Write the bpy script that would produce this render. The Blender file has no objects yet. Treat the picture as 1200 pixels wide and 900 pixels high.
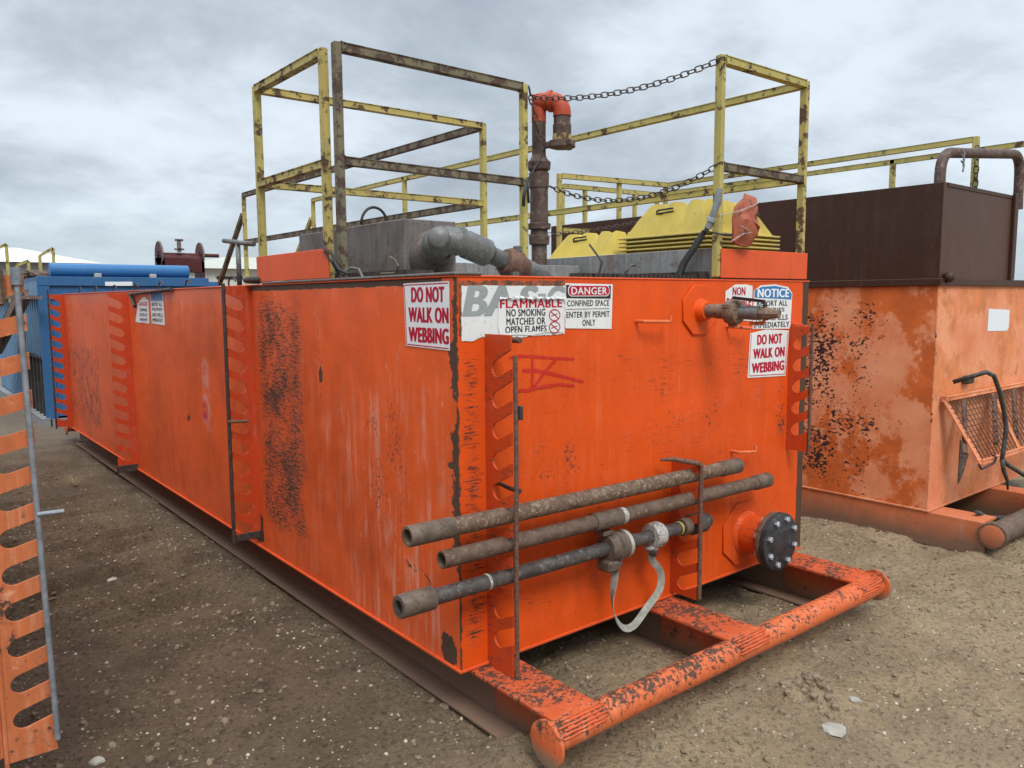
import bpy, bmesh, math, random
from mathutils import Vector, Matrix, noise as mn
R = math.radians
rnd = random.Random(7)
scene = bpy.context.scene
COL = scene.collection

# ------------------------------------------------------------------ materials
class NT:
    """small node-tree writer"""
    def __init__(s, name):
        s.m = bpy.data.materials.new(name); s.m.use_nodes = True
        s.t = s.m.node_tree; s.t.nodes.clear()
        s.out = s.t.nodes.new('ShaderNodeOutputMaterial')
        g = s.t.nodes.new('ShaderNodeNewGeometry'); s.P = g.outputs['Position']; s.G = g
        sp = s.t.nodes.new('ShaderNodeSeparateXYZ'); s.lk(s.P, sp.inputs[0])
        s.ax = {'x': sp.outputs[0], 'y': sp.outputs[1], 'z': sp.outputs[2]}
    def lk(s, a, b): s.t.links.new(a, b)
    def put(s, v, i):
        if isinstance(v, bpy.types.NodeSocket): s.lk(v, i)
        else: i.default_value = v
    def math(s, op, a, b=0.0, c=0.0, clamp=False):
        n = s.t.nodes.new('ShaderNodeMath'); n.operation = op; n.use_clamp = clamp
        s.put(a, n.inputs[0]); s.put(b, n.inputs[1]); s.put(c, n.inputs[2]); return n.outputs[0]
    def mul(s, a, b): return s.math('MULTIPLY', a, b)
    def add(s, a, b): return s.math('ADD', a, b, clamp=True)
    def mx(s, a, b): return s.math('MAXIMUM', a, b)
    def vec(s, sc=(1,1,1), off=(0,0,0), rot=(0,0,0)):
        n = s.t.nodes.new('ShaderNodeMapping'); s.lk(s.P, n.inputs[0])
        n.inputs['Location'].default_value = off; n.inputs['Scale'].default_value = sc
        n.inputs['Rotation'].default_value = rot; return n.outputs[0]
    def noise(s, scale, detail=3, rough=.55, v=None, dist=0.0):
        n = s.t.nodes.new('ShaderNodeTexNoise'); s.lk(v if v is not None else s.P, n.inputs['Vector'])
        n.inputs['Scale'].default_value = scale; n.inputs['Detail'].default_value = detail
        n.inputs['Roughness'].default_value = rough; n.inputs['Distortion'].default_value = dist
        return n.outputs[0]
    def voro(s, scale, v=None, out='Distance', feature='F1'):
        n = s.t.nodes.new('ShaderNodeTexVoronoi'); n.feature = feature
        s.lk(v if v is not None else s.P, n.inputs['Vector'])
        n.inputs['Scale'].default_value = scale; return n.outputs[out]
    def mr(s, v, a, b, c=0.0, d=1.0, smooth=False):
        n = s.t.nodes.new('ShaderNodeMapRange'); n.clamp = True
        if smooth: n.interpolation_type = 'SMOOTHSTEP'
        s.put(v, n.inputs[0])
        for i, q in enumerate((a, b, c, d)): s.put(q, n.inputs[i+1])
        return n.outputs[0]
    def mix(s, f, a, b):
        n = s.t.nodes.new('ShaderNodeMix'); n.data_type = 'RGBA'
        s.put(f, n.inputs[0])
        for i, q in ((6, a), (7, b)):
            if not isinstance(q, bpy.types.NodeSocket): q = (*q[:3], 1)
            s.put(q, n.inputs[i])
        return n.outputs[2]
    def band(s, a, lo, hi, soft):
        if isinstance(a, str): a = s.ax[a]
        return s.mul(s.mr(a, lo-soft, lo+soft, smooth=True), s.mr(a, hi-soft, hi+soft, 1, 0, smooth=True))
    def box(s, soft, **k):
        r = None
        for a, (lo, hi) in k.items():
            b = s.band(a, lo, hi, min(soft, .5*(hi-lo))); r = b if r is None else s.mul(r, b)
        return r
    def bump(s, h, dist, strength=1.0, nrm=None):
        n = s.t.nodes.new('ShaderNodeBump'); n.inputs['Strength'].default_value = strength
        n.inputs['Distance'].default_value = dist; s.put(h, n.inputs['Height'])
        if nrm is not None: s.lk(nrm, n.inputs['Normal'])
        return n.outputs[0]
    def bsdf(s, col, rough=.5, metal=0.0, nrm=None, spec=.5):
        n = s.t.nodes.new('ShaderNodeBsdfPrincipled')
        if not isinstance(col, bpy.types.NodeSocket): col = (*col[:3], 1)
        s.put(col, n.inputs['Base Color']); s.put(rough, n.inputs['Roughness']); s.put(metal, n.inputs['Metallic'])
        n.inputs['Specular IOR Level'].default_value = spec
        if nrm is not None: s.lk(nrm, n.inputs['Normal'])
        s.lk(n.outputs[0], s.out.inputs[0]); return s.m

RUST = (.085, .048, .032); DARK = (.070, .042, .028)

def paint(name, base, chip=.0, rustmix=RUST, rough=.42, dust=.15, var=.18, regions=(), streaks=(), extra=None, fine=60, spec=.25, warp=.0, dcol=(.42,.30,.22)):
    """worn enamel: colour drift, vertical dust streaks, chips (more inside regions), a dented relief.
       regions: (axis boxes, kind 'scratch'|'chips'|'bare', amount)"""
    t = NT(name)
    c = t.mix(t.mul(t.mr(t.noise(1.1, 4), .35, .7), var*2), base, tuple(b*.62 for b in base))
    c = t.mix(t.mul(t.mr(t.noise(5.5, 5, .65), .5, .75), .35), c, tuple(min(1, b*1.12+.02) for b in base))
    st = t.mr(t.noise(1, 5, .7, t.vec((30, 30, 1.8))), .47, .68)
    st = t.mul(st, t.mr(t.noise(7, 5, .7, t.vec((1, 1, .7))), .40, .62))
    stm = t.mul(t.mr(t.noise(.9, 3), .42, .66), dust)
    for bx, amt in streaks: stm = t.mx(stm, t.mul(t.box(.16, **bx), amt))
    c = t.mix(t.mul(st, stm), c, dcol)
    spot = t.mul(t.mr(t.noise(17, 4, .6), .62, .72), dust*.6)
    c = t.mix(spot, c, dcol)
    grime = t.mul(t.mul(t.mr(t.noise(1, 7, .72, t.vec((9, 9, 2.2), off=(1, 6, 2))), .46, .72), t.mr(t.noise(1.6, 4), .38, .62)), var*1.7)
    c = t.mix(grime, c, tuple(b*.38+.012 for b in base))
    c = t.mix(t.mul(t.mr(t.noise(130, 3, .7), .5, .7), var*.5), c, tuple(b*.7 for b in base))
    m = t.mul(t.mr(t.noise(fine, 3, .6), .69, .72), t.mr(t.noise(2.3, 3), .45, .62))
    halo = t.mul(t.mr(t.noise(fine, 3, .6), .62, .70), t.mul(t.mr(t.noise(2.3, 3), .40, .62), .5))
    if chip > 0:
        nn = t.noise(11, 8, .72); m = t.mx(m, t.mr(nn, .72-chip*.3, .735-chip*.3)); halo = t.mx(halo, t.mul(t.mr(nn, .655-chip*.3, .735-chip*.3), .6))
    for bx, kind, amt in regions:
        b = t.box(.15 if kind in ('scratch', 'chips') else .045, **bx); fade = t.mul(t.math('SUBTRACT', b, 1.0), .30)
        if kind == 'scratch':
            n = t.mx(t.noise(1, 6, .75, t.vec((11, 11, 120), rot=(R(12), 0, 0))), t.mul(t.noise(1, 6, .75, t.vec((22, 22, 90), rot=(R(-50), 0, 0))), .97))
            n = t.math('ADD', n, t.mul(t.noise(4.5, 4, .6), .34))
            k = t.mr(t.math('ADD', n, fade), .79-amt*.1, .82-amt*.1); b = 1.0; halo = t.mx(halo, t.mul(t.mr(t.math('ADD', n, fade), .70-amt*.1, .81-amt*.1), .55))
        elif kind == 'chips':
            n = t.math('ADD', t.noise(52, 6, .72), t.mul(t.noise(7, 4, .6), .45))
            k = t.mr(t.math('ADD', n, fade), .825-amt*.12, .84-amt*.12); b = 1.0; halo = t.mx(halo, t.mul(t.mr(t.math('ADD', n, fade), .74-amt*.12, .83-amt*.12), .6))
        elif kind == 'bare':
            k = t.mr(t.math('ADD', b, t.mul(t.math('SUBTRACT', t.noise(13, 6, .65), .5), 1.5*amt)), .48, .53); b = 1.0
        elif kind == 'edge':
            n = t.math('SUBTRACT', t.noise(3.4, 9, .66, t.vec((1, 1, 1.3), off=(2.3, 5.1, .4)), .4), .5)
            b = t.box(.085, **bx)
            k = t.mr(t.math('ADD', b, t.mul(n, 5.5*amt)), .50, .54); b = 1.0
        m = t.mx(m, t.mul(b, k))
    dk = t.mix(t.mr(t.noise(30, 5, .7), .4, .65), DARK, rustmix)
    c = t.mix(halo, c, tuple(b*.30+.03 for b in base))
    c = t.mix(m, c, dk)
    if extra: c = extra(t, c)
    h = t.math('SUBTRACT', t.mul(t.noise(90, 3, .6), .12), t.mul(m, .9))
    nr = t.bump(h, .0016, .8)
    if warp: nr = t.bump(t.noise(2.2, 2, .5), warp, 1.0, nr)
    rg = t.mix(m, (rough,)*3, (.75,)*3)
    rg2 = t.math('ADD', rg, t.mul(st, .15))
    return t.bsdf(c, rg2, 0, nr, spec)

def metal(name, a, b, rough=.6, scale=9, streak=False, c3=None, metalness=.15, bumpd=.0025, spots=None):
    t = NT(name)
    n = t.noise(scale, 7, .68)
    c = t.mix(t.mr(n, .38, .62), a, b)
    if streak: c = t.mix(t.mul(t.mr(t.noise(1, 5, .7, t.vec((40, 40, 3))), .45, .7), .5), c, tuple(min(1, x*1.6) for x in b))
    if c3: c = t.mix(t.mr(t.noise(scale*2.1, 6, .7, t.vec(off=(3, 7, 1))), .56, .62), c, c3)
    if spots: c = t.mix(t.mr(t.noise(70, 3, .6), .6, .66), c, spots)
    nr = t.bump(t.noise(55, 5, .7), bumpd, .8)
    return t.bsdf(c, t.mr(t.noise(20, 3), .3, .7, rough-.12, rough+.12), metalness, nr, .4)

ORANGE = (.72, .088, .012)
SALM = (.60, .185, .080)
def dirt_low(z0, z1, amt, col=(.13, .095, .065)):
    def f(t, c):
        k = t.mul(t.mr(t.math('ADD', t.ax['z'], t.mul(t.noise(9, 5, .6), .12)), z0+.06, z1+.06, 1, 0), amt)
        return t.mix(k, c, col)
    return f
M = {}
M['front'] = paint('orange_front_paint', (.67, .078, .008), dust=.16, var=.24, warp=.012, spec=.16,
    regions=[(dict(x=(.0, .14), z=(.02, 1.36)), 'scratch', .60), (dict(x=(.3, .75), z=(.6, 1.0)), 'chips', -.02),
             (dict(x=(1.0, 1.9), z=(.75, 1.05)), 'chips', -.12), (dict(x=(.15, 1.2), z=(.1, .34)), 'scratch', -.1), (dict(x=(1.0, 2.2), z=(.85, 1.3)), 'scratch', -.30), (dict(x=(.2, 2.3), z=(.1, 1.4)), 'scratch', -.50),
             (dict(x=(-.1, .006), z=(-.1, 1.7)), 'bare', .7), (dict(x=(2.46, 2.6), z=(.0, 1.7)), 'bare', .35), (dict(x=(2.2, 2.34), z=(.6, 1.1)), 'chips', .3)],
    streaks=[(dict(x=(.2, 2.4), z=(.2, 1.5)), .16)], dcol=(.78, .30, .16))
def side_extra(t, c):
    k = t.mul(t.box(.02, y=(2.2, 8.3), z=(1.5, 1.62)), .15)
    c = t.mix(k, c, (.3, .2, .15))
    k2 = t.mul(t.mul(t.box(.05, y=(3.0, 3.14), z=(.62, 1.1)), t.mr(t.noise(14, 4), .42, .55)), .6)
    c = t.mix(k2, c, (.55, .30, .26))
    k3 = t.mul(t.box(.03, y=(3.06, 3.16), z=(.68, .80)), t.mr(t.noise(14, 4), .42, .5))
    return t.mix(k3, c, (.4, .03, .06))
M['side'] = paint('orange_side_paint', (.72, .108, .024), dust=.50, var=.34, warp=.018, rough=.42, spec=.22,
    regions=[(dict(y=(1.42, 2.12), z=(.1, 1.56)), 'scratch', 1.05), (dict(y=(-.3, .048), z=(.34, 1.80)), 'edge', .50), (dict(y=(-.2, -.02), z=(-.1, .34)), 'edge', .5),
             (dict(y=(.03, .14), z=(.0, .13)), 'bare', 1.3), (dict(y=(1.20, 1.25), z=(1.09, 1.17)), 'bare', 1.1),
             (dict(y=(1.15, 1.30), z=(.95, 1.45)), 'chips', .1), (dict(y=(2.1, 2.24), z=(.02, .2)), 'bare', .6),
             (dict(y=(.3, .9), z=(.4, 1.2)), 'chips', -.25), (dict(y=(6.4, 8.3), z=(.1, 1.1)), 'chips', .3), (dict(y=(6.4, 7.6), z=(.1, 1.0)), 'scratch', .15),
             (dict(y=(2.6, 4.8), z=(.8, 1.5)), 'scratch', -.12), (dict(y=(.1, 2.2), z=(1.57, 1.63)), 'bare', .4)],
    dcol=(.60, .36, .26), streaks=[(dict(y=(.10, 1.0), z=(-.1, 1.15)), .85), (dict(y=(1.0, 1.5), z=(.0, .9)), .22), (dict(y=(.28, .40), z=(.88, .95)), .8)], extra=side_extra)
M['fin'] = paint('orange_webbing_paint', (.44, .048, .012), chip=.16, dust=.3, rough=.45)
M['fin_front'] = paint('orange_webbing_front_paint', (.50, .056, .010), chip=.22, dust=.15, rough=.45,
    regions=[(dict(x=(.1, .2), z=(.0, 1.4)), 'scratch', .25)])
M['kick'] = paint('orange_kick_plate_paint', (.66, .085, .018), dust=.2, rough=.45)
M['skid'] = paint('orange_skid_paint', (.56, .095, .028), chip=.30, dust=.5, rough=.5, extra=dirt_low(-.22, -.07, .95), dcol=(.55, .32, .22),
    regions=[(dict(x=(-.1, 2.6), y=(-.5, .1), z=(-.04, .03)), 'chips', .70)])
M['bumper'] = paint('orange_bumper_paint', (.60, .125, .038), chip=.30, dust=.8, rough=.5, extra=dirt_low(-.15, -.09, .9, (.26, .19, .12)), dcol=(.66, .30, .16),
    regions=[(dict(x=(-.1, 1.25), z=(-.10, .06)), 'chips', .62), (dict(x=(1.25, 2.6), z=(-.10, .06)), 'chips', .25)])
M['runner'] = paint('muddy_runner_paint', (.34, .08, .03), chip=.2, dust=.6, rough=.8, dcol=(.26, .19, .13), extra=dirt_low(-.05, .10, .93, (.17, .118, .082)))
M['fallow'] = paint('faded_left_tank_paint', (.56, .15, .05), chip=.36, dust=1.0, var=.4, dcol=(.66, .34, .2), rough=.6,
    streaks=[(dict(z=(-.1, 1.7)), .6)])
def salmon_mat(name, over, amt, regs):
    def ex(t, c):
        k = t.mr(t.math('ADD', t.noise(2.6, 7, .62, t.vec((1, 1, .8))), t.mul(t.noise(22, 4, .6), .14)), .60-amt, .63-amt)
        k0 = t.mr(t.noise(1.7, 3), .3, .7)
        return c, k
    t = NT(name)
    a = t.mix(t.mr(t.noise(3.5, 5, .6), .35, .65), SALM, (.70, .29, .15))
    k = t.mr(t.math('ADD', t.noise(2.4, 7, .62, t.vec((1, 1, .8))), t.mul(t.noise(22, 5, .7), .22)), .61-amt, .67-amt)
    c = t.mix(k, a, t.mix(t.mr(t.noise(6, 4), .4, .6), over, tuple(x*.8 for x in over)))
    k2 = t.mr(t.noise(7, 7, .7, t.vec(off=(5, 2, 9))), .60, .62)
    c = t.mix(t.mul(k2, .55), c, (.66, .30, .17))
    m = t.mul(t.mr(t.noise(48, 4, .65), .67, .69), t.mr(t.noise(4, 3), .45, .55))
    for bx, amt2 in regs:
        n = t.math('ADD', t.noise(34, 5, .62, t.vec((1, 1, 1.5))), t.mul(t.noise(5, 3, .6), .5))
        m = t.mx(m, t.mul(t.mr(t.math('ADD', n, t.mul(t.box(.17, **bx), .25)), 1.145-amt2*.12, 1.16-amt2*.12), 1.0))
    c = t.mix(m, c, (.035, .015, .013))
    c = dirt_low(-.05, .03, .4)(t, c)
    nr = t.bump(t.math('SUBTRACT', t.mul(t.noise(60, 4), .15), t.mul(m, .8)), .002, .8)
    nr = t.bump(t.noise(2.0, 2), .01, 1, nr)
    return t.bsdf(c, .62, 0, nr, .3)
M['rt_side'] = salmon_mat('faded_side_paint', (.58, .125, .025), .05, [(dict(y=(.50, 1.3), z=(.05, 1.50)), 1.0), (dict(y=(.2, 1.3), z=(.0, 1.55)), .62), (dict(y=(-.3, -.22), z=(0, 1.55)), .7)])
M['rt_front'] = salmon_mat('faded_front_paint', (.64, .21, .075), .0, [(dict(x=(3.9, 3.97), z=(0, 1.6)), .6)])
M['rt_runner'] = paint('faded_runner_paint', (.52, .15, .06), chip=.2, dust=.6, rough=.7, extra=dirt_low(-.20, -.05, .85))
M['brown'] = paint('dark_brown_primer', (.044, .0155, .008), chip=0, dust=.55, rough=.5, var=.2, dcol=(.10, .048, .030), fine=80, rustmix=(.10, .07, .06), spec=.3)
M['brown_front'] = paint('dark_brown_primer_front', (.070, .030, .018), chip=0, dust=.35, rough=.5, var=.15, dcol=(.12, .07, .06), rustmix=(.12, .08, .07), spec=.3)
YEL = (.58, .50, .12)
M['yel'] = paint('worn_yellow_rail', (.46, .385, .12), chip=.46, var=.4, rough=.5, dust=.3, fine=45, dcol=(.42, .36, .2), rustmix=(.13, .07, .035))
M['yel2'] = paint('chipped_yellow_rail', (.44, .35, .11), chip=.60, rough=.55, dust=.5, fine=45, dcol=(.3, .26, .16), rustmix=(.13, .07, .04))
M['yeldark'] = paint('stripped_yellow_rail', (.17, .14, .085), chip=.70, rough=.6, dust=.5, rustmix=(.09, .06, .05), dcol=(.25, .2, .14))
M['yelmold'] = paint('yellow_plastic', (.52, .375, .045), chip=0, rough=.5, dust=1.0, var=.3, dcol=(.34, .28, .12), fine=35, rustmix=(.30, .22, .06), spec=.4)
M['yeldirt'] = paint('grimy_yellow_plastic', (.52, .40, .12), chip=.0, rough=.5, dust=.7, dcol=(.16, .13, .09))
M['steelbox'] = metal('grey_weathered_steel', (.085, .070, .062), (.155, .135, .125), .6, 5, True, metalness=.1, c3=(.11, .075, .06))
M['plate'] = metal('grey_deck_plate', (.15, .145, .14), (.24, .235, .225), .6, 4, True, metalness=.1, c3=(.18, .14, .12))
M['galv'] = metal('dull_galvanised_pipe', (.085, .083, .078), (.16, .158, .15), .5, 7, metalness=.25, c3=(.10, .088, .075), bumpd=.002, spots=(.19, .185, .175))
M['galvl'] = metal('light_galvanised_rod', (.17, .19, .21), (.27, .29, .31), .45, 18, metalness=.35)
M['rustpipe'] = metal('rusty_brown_pipe', (.090, .050, .032), (.155, .100, .066), .75, 24, c3=(.26, .205, .14), spots=(.22, .17, .12))
M['rustpipe2'] = metal('rusty_dark_pipe', (.085, .049, .033), (.14, .092, .064), .75, 20, c3=(.17, .13, .095))
M['steelpipe'] = metal('dark_grey_pipe', (.050, .040, .035), (.095, .078, .070), .5, 18, metalness=.3, c3=(.16, .14, .13))
M['collar'] = metal('dull_collar', (.085, .058, .040), (.15, .108, .078), .65, 18, c3=(.07, .05, .04))
M['inner'] = metal('pipe_bore', (.02, .014, .01), (.05, .035, .025), .9, 20, metalness=0)
M['rustrod'] = metal('rusty_rod', (.09, .045, .03), (.17, .085, .055), .8, 60, c3=(.045, .032, .027), metalness=.1)
M['blackrod'] = metal('black_rod', (.03, .024, .021), (.06, .045, .038), .6, 30)
M['chain'] = metal('dark_chain', (.05, .035, .03), (.10, .07, .055), .55, 60, metalness=.4)
M['black'] = metal('black_blind_flange', (.02, .02, .021), (.04, .04, .042), .55, 16, c3=(.075, .07, .068), metalness=.1)
M['rusty'] = metal('rusty_flange', (.10, .05, .035), (.17, .09, .06), .75, 30, c3=(.06, .04, .03))
M['bolt'] = metal('zinc_bolt', (.35, .37, .40), (.5, .52, .55), .35, 40, metalness=.6)
M['rubber'] = metal('black_rubber', (.014, .014, .015), (.03, .03, .031), .5, 14, metalness=0)
M['hosegrey'] = metal('dusty_black_cable', (.03, .028, .027), (.075, .07, .065), .6, 30, metalness=0)
M['strap'] = metal('grey_webbing_strap', (.20, .19, .155), (.32, .30, .25), .85, 30, metalness=0, c3=(.20, .19, .16))
M['clamp'] = metal('dirty_white_clamp', (.30, .28, .25), (.42, .40, .36), .7, 30, metalness=.1, c3=(.13, .09, .07), spots=(.1, .07, .06))
M['hanging'] = paint('dented_red_plate_paint', (.36, .10, .055), chip=.42, dust=.7, rough=.6, dcol=(.42, .22, .17), rustmix=(.16, .07, .05))
M['redpipe'] = paint('red_orange_standpipe_paint', (.38, .06, .025), chip=.3, dust=.5, rough=.5, rustmix=(.10, .05, .04))
M['ironpipe'] = metal('brown_iron_standpipe', (.060, .036, .028), (.11, .070, .055), .7, 16, c3=(.18, .13, .11))
M['valve'] = metal('tan_valve_metal', (.13, .08, .05), (.22, .15, .10), .65, 24, c3=(.09, .05, .035))
M['blue'] = paint('blue_container_paint', (.032, .115, .25), chip=0, dust=.25, rough=.42, dcol=(.14, .24, .40), fine=40)
M['bluetube'] = paint('bright_blue_tube_paint', (.038, .145, .32), chip=0, dust=.1, rough=.38, dcol=(.16, .3, .5))
M['bluepale'] = paint('pale_blue_panel_paint', (.13, .23, .35), chip=.05, dust=.8, rough=.6, dcol=(.28, .34, .40))
M['shadefill'] = metal('painted_opening_shade', (.02, .018, .017), (.045, .04, .036), .9, 6, metalness=0)  # near-black colour painted in for the shade inside openings
M['brownsteel'] = metal('brown_stair_steel', (.08, .05, .04), (.17, .12, .10), .8, 14, c3=(.26, .2, .17))
M['reelred'] = paint('dark_red_reel_paint', (.075, .014, .014), chip=.3, dust=.4, rough=.5)
M['reelrim'] = metal('grey_reel_rim', (.09, .06, .05), (.2, .16, .14), .6, 30)
M['whiteroof'] = paint('white_metal_roof', (.78, .79, .80), chip=0, dust=.1, rough=.5, var=.03, dcol=(.6, .6, .6))
M['greywall'] = paint('grey_metal_wall', (.22, .22, .225), chip=0, dust=.3, rough=.7, dcol=(.32, .32, .32))
M['cream'] = paint('cream_wall_paint', (.52, .50, .43), chip=0, dust=.3, rough=.7, dcol=(.42, .39, .33))
M['creamroof'] = paint('pale_roof_paint', (.42, .42, .36), chip=0, dust=.3, rough=.6, dcol=(.35, .34, .3))
M['sticker'] = paint('white_sticker', (.66, .66, .65), chip=0, rough=.5, dust=.7, var=.06, dcol=(.45, .39, .34), fine=90, rustmix=(.2, .15, .12))
M['oldsticker'] = paint('peeling_white_sign', (.62, .63, .62), chip=0, rough=.6, dust=.7, var=.06, dcol=(.42, .38, .34), rustmix=(.42, .1, .04),
    regions=[(dict(x=(.0, .58), z=(1.567, 1.60)), 'bare', .5), (dict(x=(-.05, .022), z=(1.3, 1.6)), 'bare', .4)])
M['paper'] = paint('blank_pale_label', (.66, .70, .72), chip=0, rough=.55, dust=.3, var=.04, dcol=(.5, .52, .54))
def ink(name, c, r=.5): return paint(name, c, chip=0, rough=r, dust=.25, var=.15, dcol=tuple(min(1, x*.7+.2) for x in c), fine=95, rustmix=(.5, .45, .43))
M['redink'] = ink('red_ink', (.42, .008, .030)); M['blackink'] = ink('black_ink', (.022, .022, .024)); M['greyink'] = ink('grey_ink', (.27, .29, .29))
M['whiteink'] = ink('white_ink', (.75, .75, .75)); M['blueink'] = ink('blue_ink', (.03, .16, .40)); M['graf'] = ink('red_marker', (.50, .02, .008), .6)
M['pinkink'] = ink('faded_red_ink', (.55, .10, .14))
M['stone'] = metal('pale_stone', (.27, .25, .21), (.38, .355, .30), .85, 12, metalness=0)
M['pebble'] = metal('pebble_mix', (.26, .20, .14), (.44, .38, .29), .9, 3.1, metalness=0)
M['clod'] = metal('dirt_clod', (.15, .108, .068), (.25, .185, .12), .95, 14, metalness=0, bumpd=.01)
M['leaf'] = metal('dry_weed', (.22, .18, .09), (.3, .25, .14), .9, 14, metalness=0)

def ground_mat():
    t = NT('dirt_ground')
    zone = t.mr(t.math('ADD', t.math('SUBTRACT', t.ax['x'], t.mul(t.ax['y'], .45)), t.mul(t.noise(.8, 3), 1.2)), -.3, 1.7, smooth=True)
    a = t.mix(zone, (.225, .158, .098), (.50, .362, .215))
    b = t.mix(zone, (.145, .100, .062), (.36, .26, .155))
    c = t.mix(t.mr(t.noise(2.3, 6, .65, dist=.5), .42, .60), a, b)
    c = t.mix(t.mul(t.mr(t.noise(.9, 5, .6, t.vec(off=(9, 3, 0))), .52, .62), t.mul(zone, .35)), c, (.50, .39, .26))
    c = t.mix(t.mul(t.mr(t.noise(9, 6, .7), .5, .68), .55), c, t.mix(zone, (.25, .18, .118), (.44, .33, .215)))
    c = t.mix(t.mul(t.mr(t.noise(42, 6, .75), .50, .62), .72), c, t.mix(zone, (.055, .042, .032), (.12, .092, .065)))
    c = t.mix(t.mul(t.mr(t.noise(75, 5, .75, t.vec(off=(4, 4, 4))), .54, .66), .5), c, t.mix(zone, (.30, .225, .15), (.58, .46, .31)))
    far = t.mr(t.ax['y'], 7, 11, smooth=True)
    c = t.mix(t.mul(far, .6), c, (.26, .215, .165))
    # small gravel sitting in the soil: sparse cells of a voronoi
    v = t.t.nodes.new('ShaderNodeTexVoronoi'); t.lk(t.P, v.inputs['Vector']); v.inputs['Scale'].default_value = 62
    sp = t.t.nodes.new('ShaderNodeSeparateColor'); t.lk(v.outputs['Color'], sp.inputs[0])
    peb = t.mul(t.mr(v.outputs['Distance'], .30, .38, 1, 0), t.mr(sp.outputs[0], .90, .91))
    c = t.mix(t.mul(peb, .75), c, t.mix(sp.outputs[1], (.20, .16, .12), (.42, .37, .31)))
    h = t.math('ADD', t.noise(24, 8, .72), t.math('ADD', t.mul(t.noise(95, 5, .75), .45), t.mul(peb, .2)))
    nr = t.bump(h, .055, 1.0)
    return t.bsdf(c, .93, 0, nr, .2)
M['ground'] = ground_mat()

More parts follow.
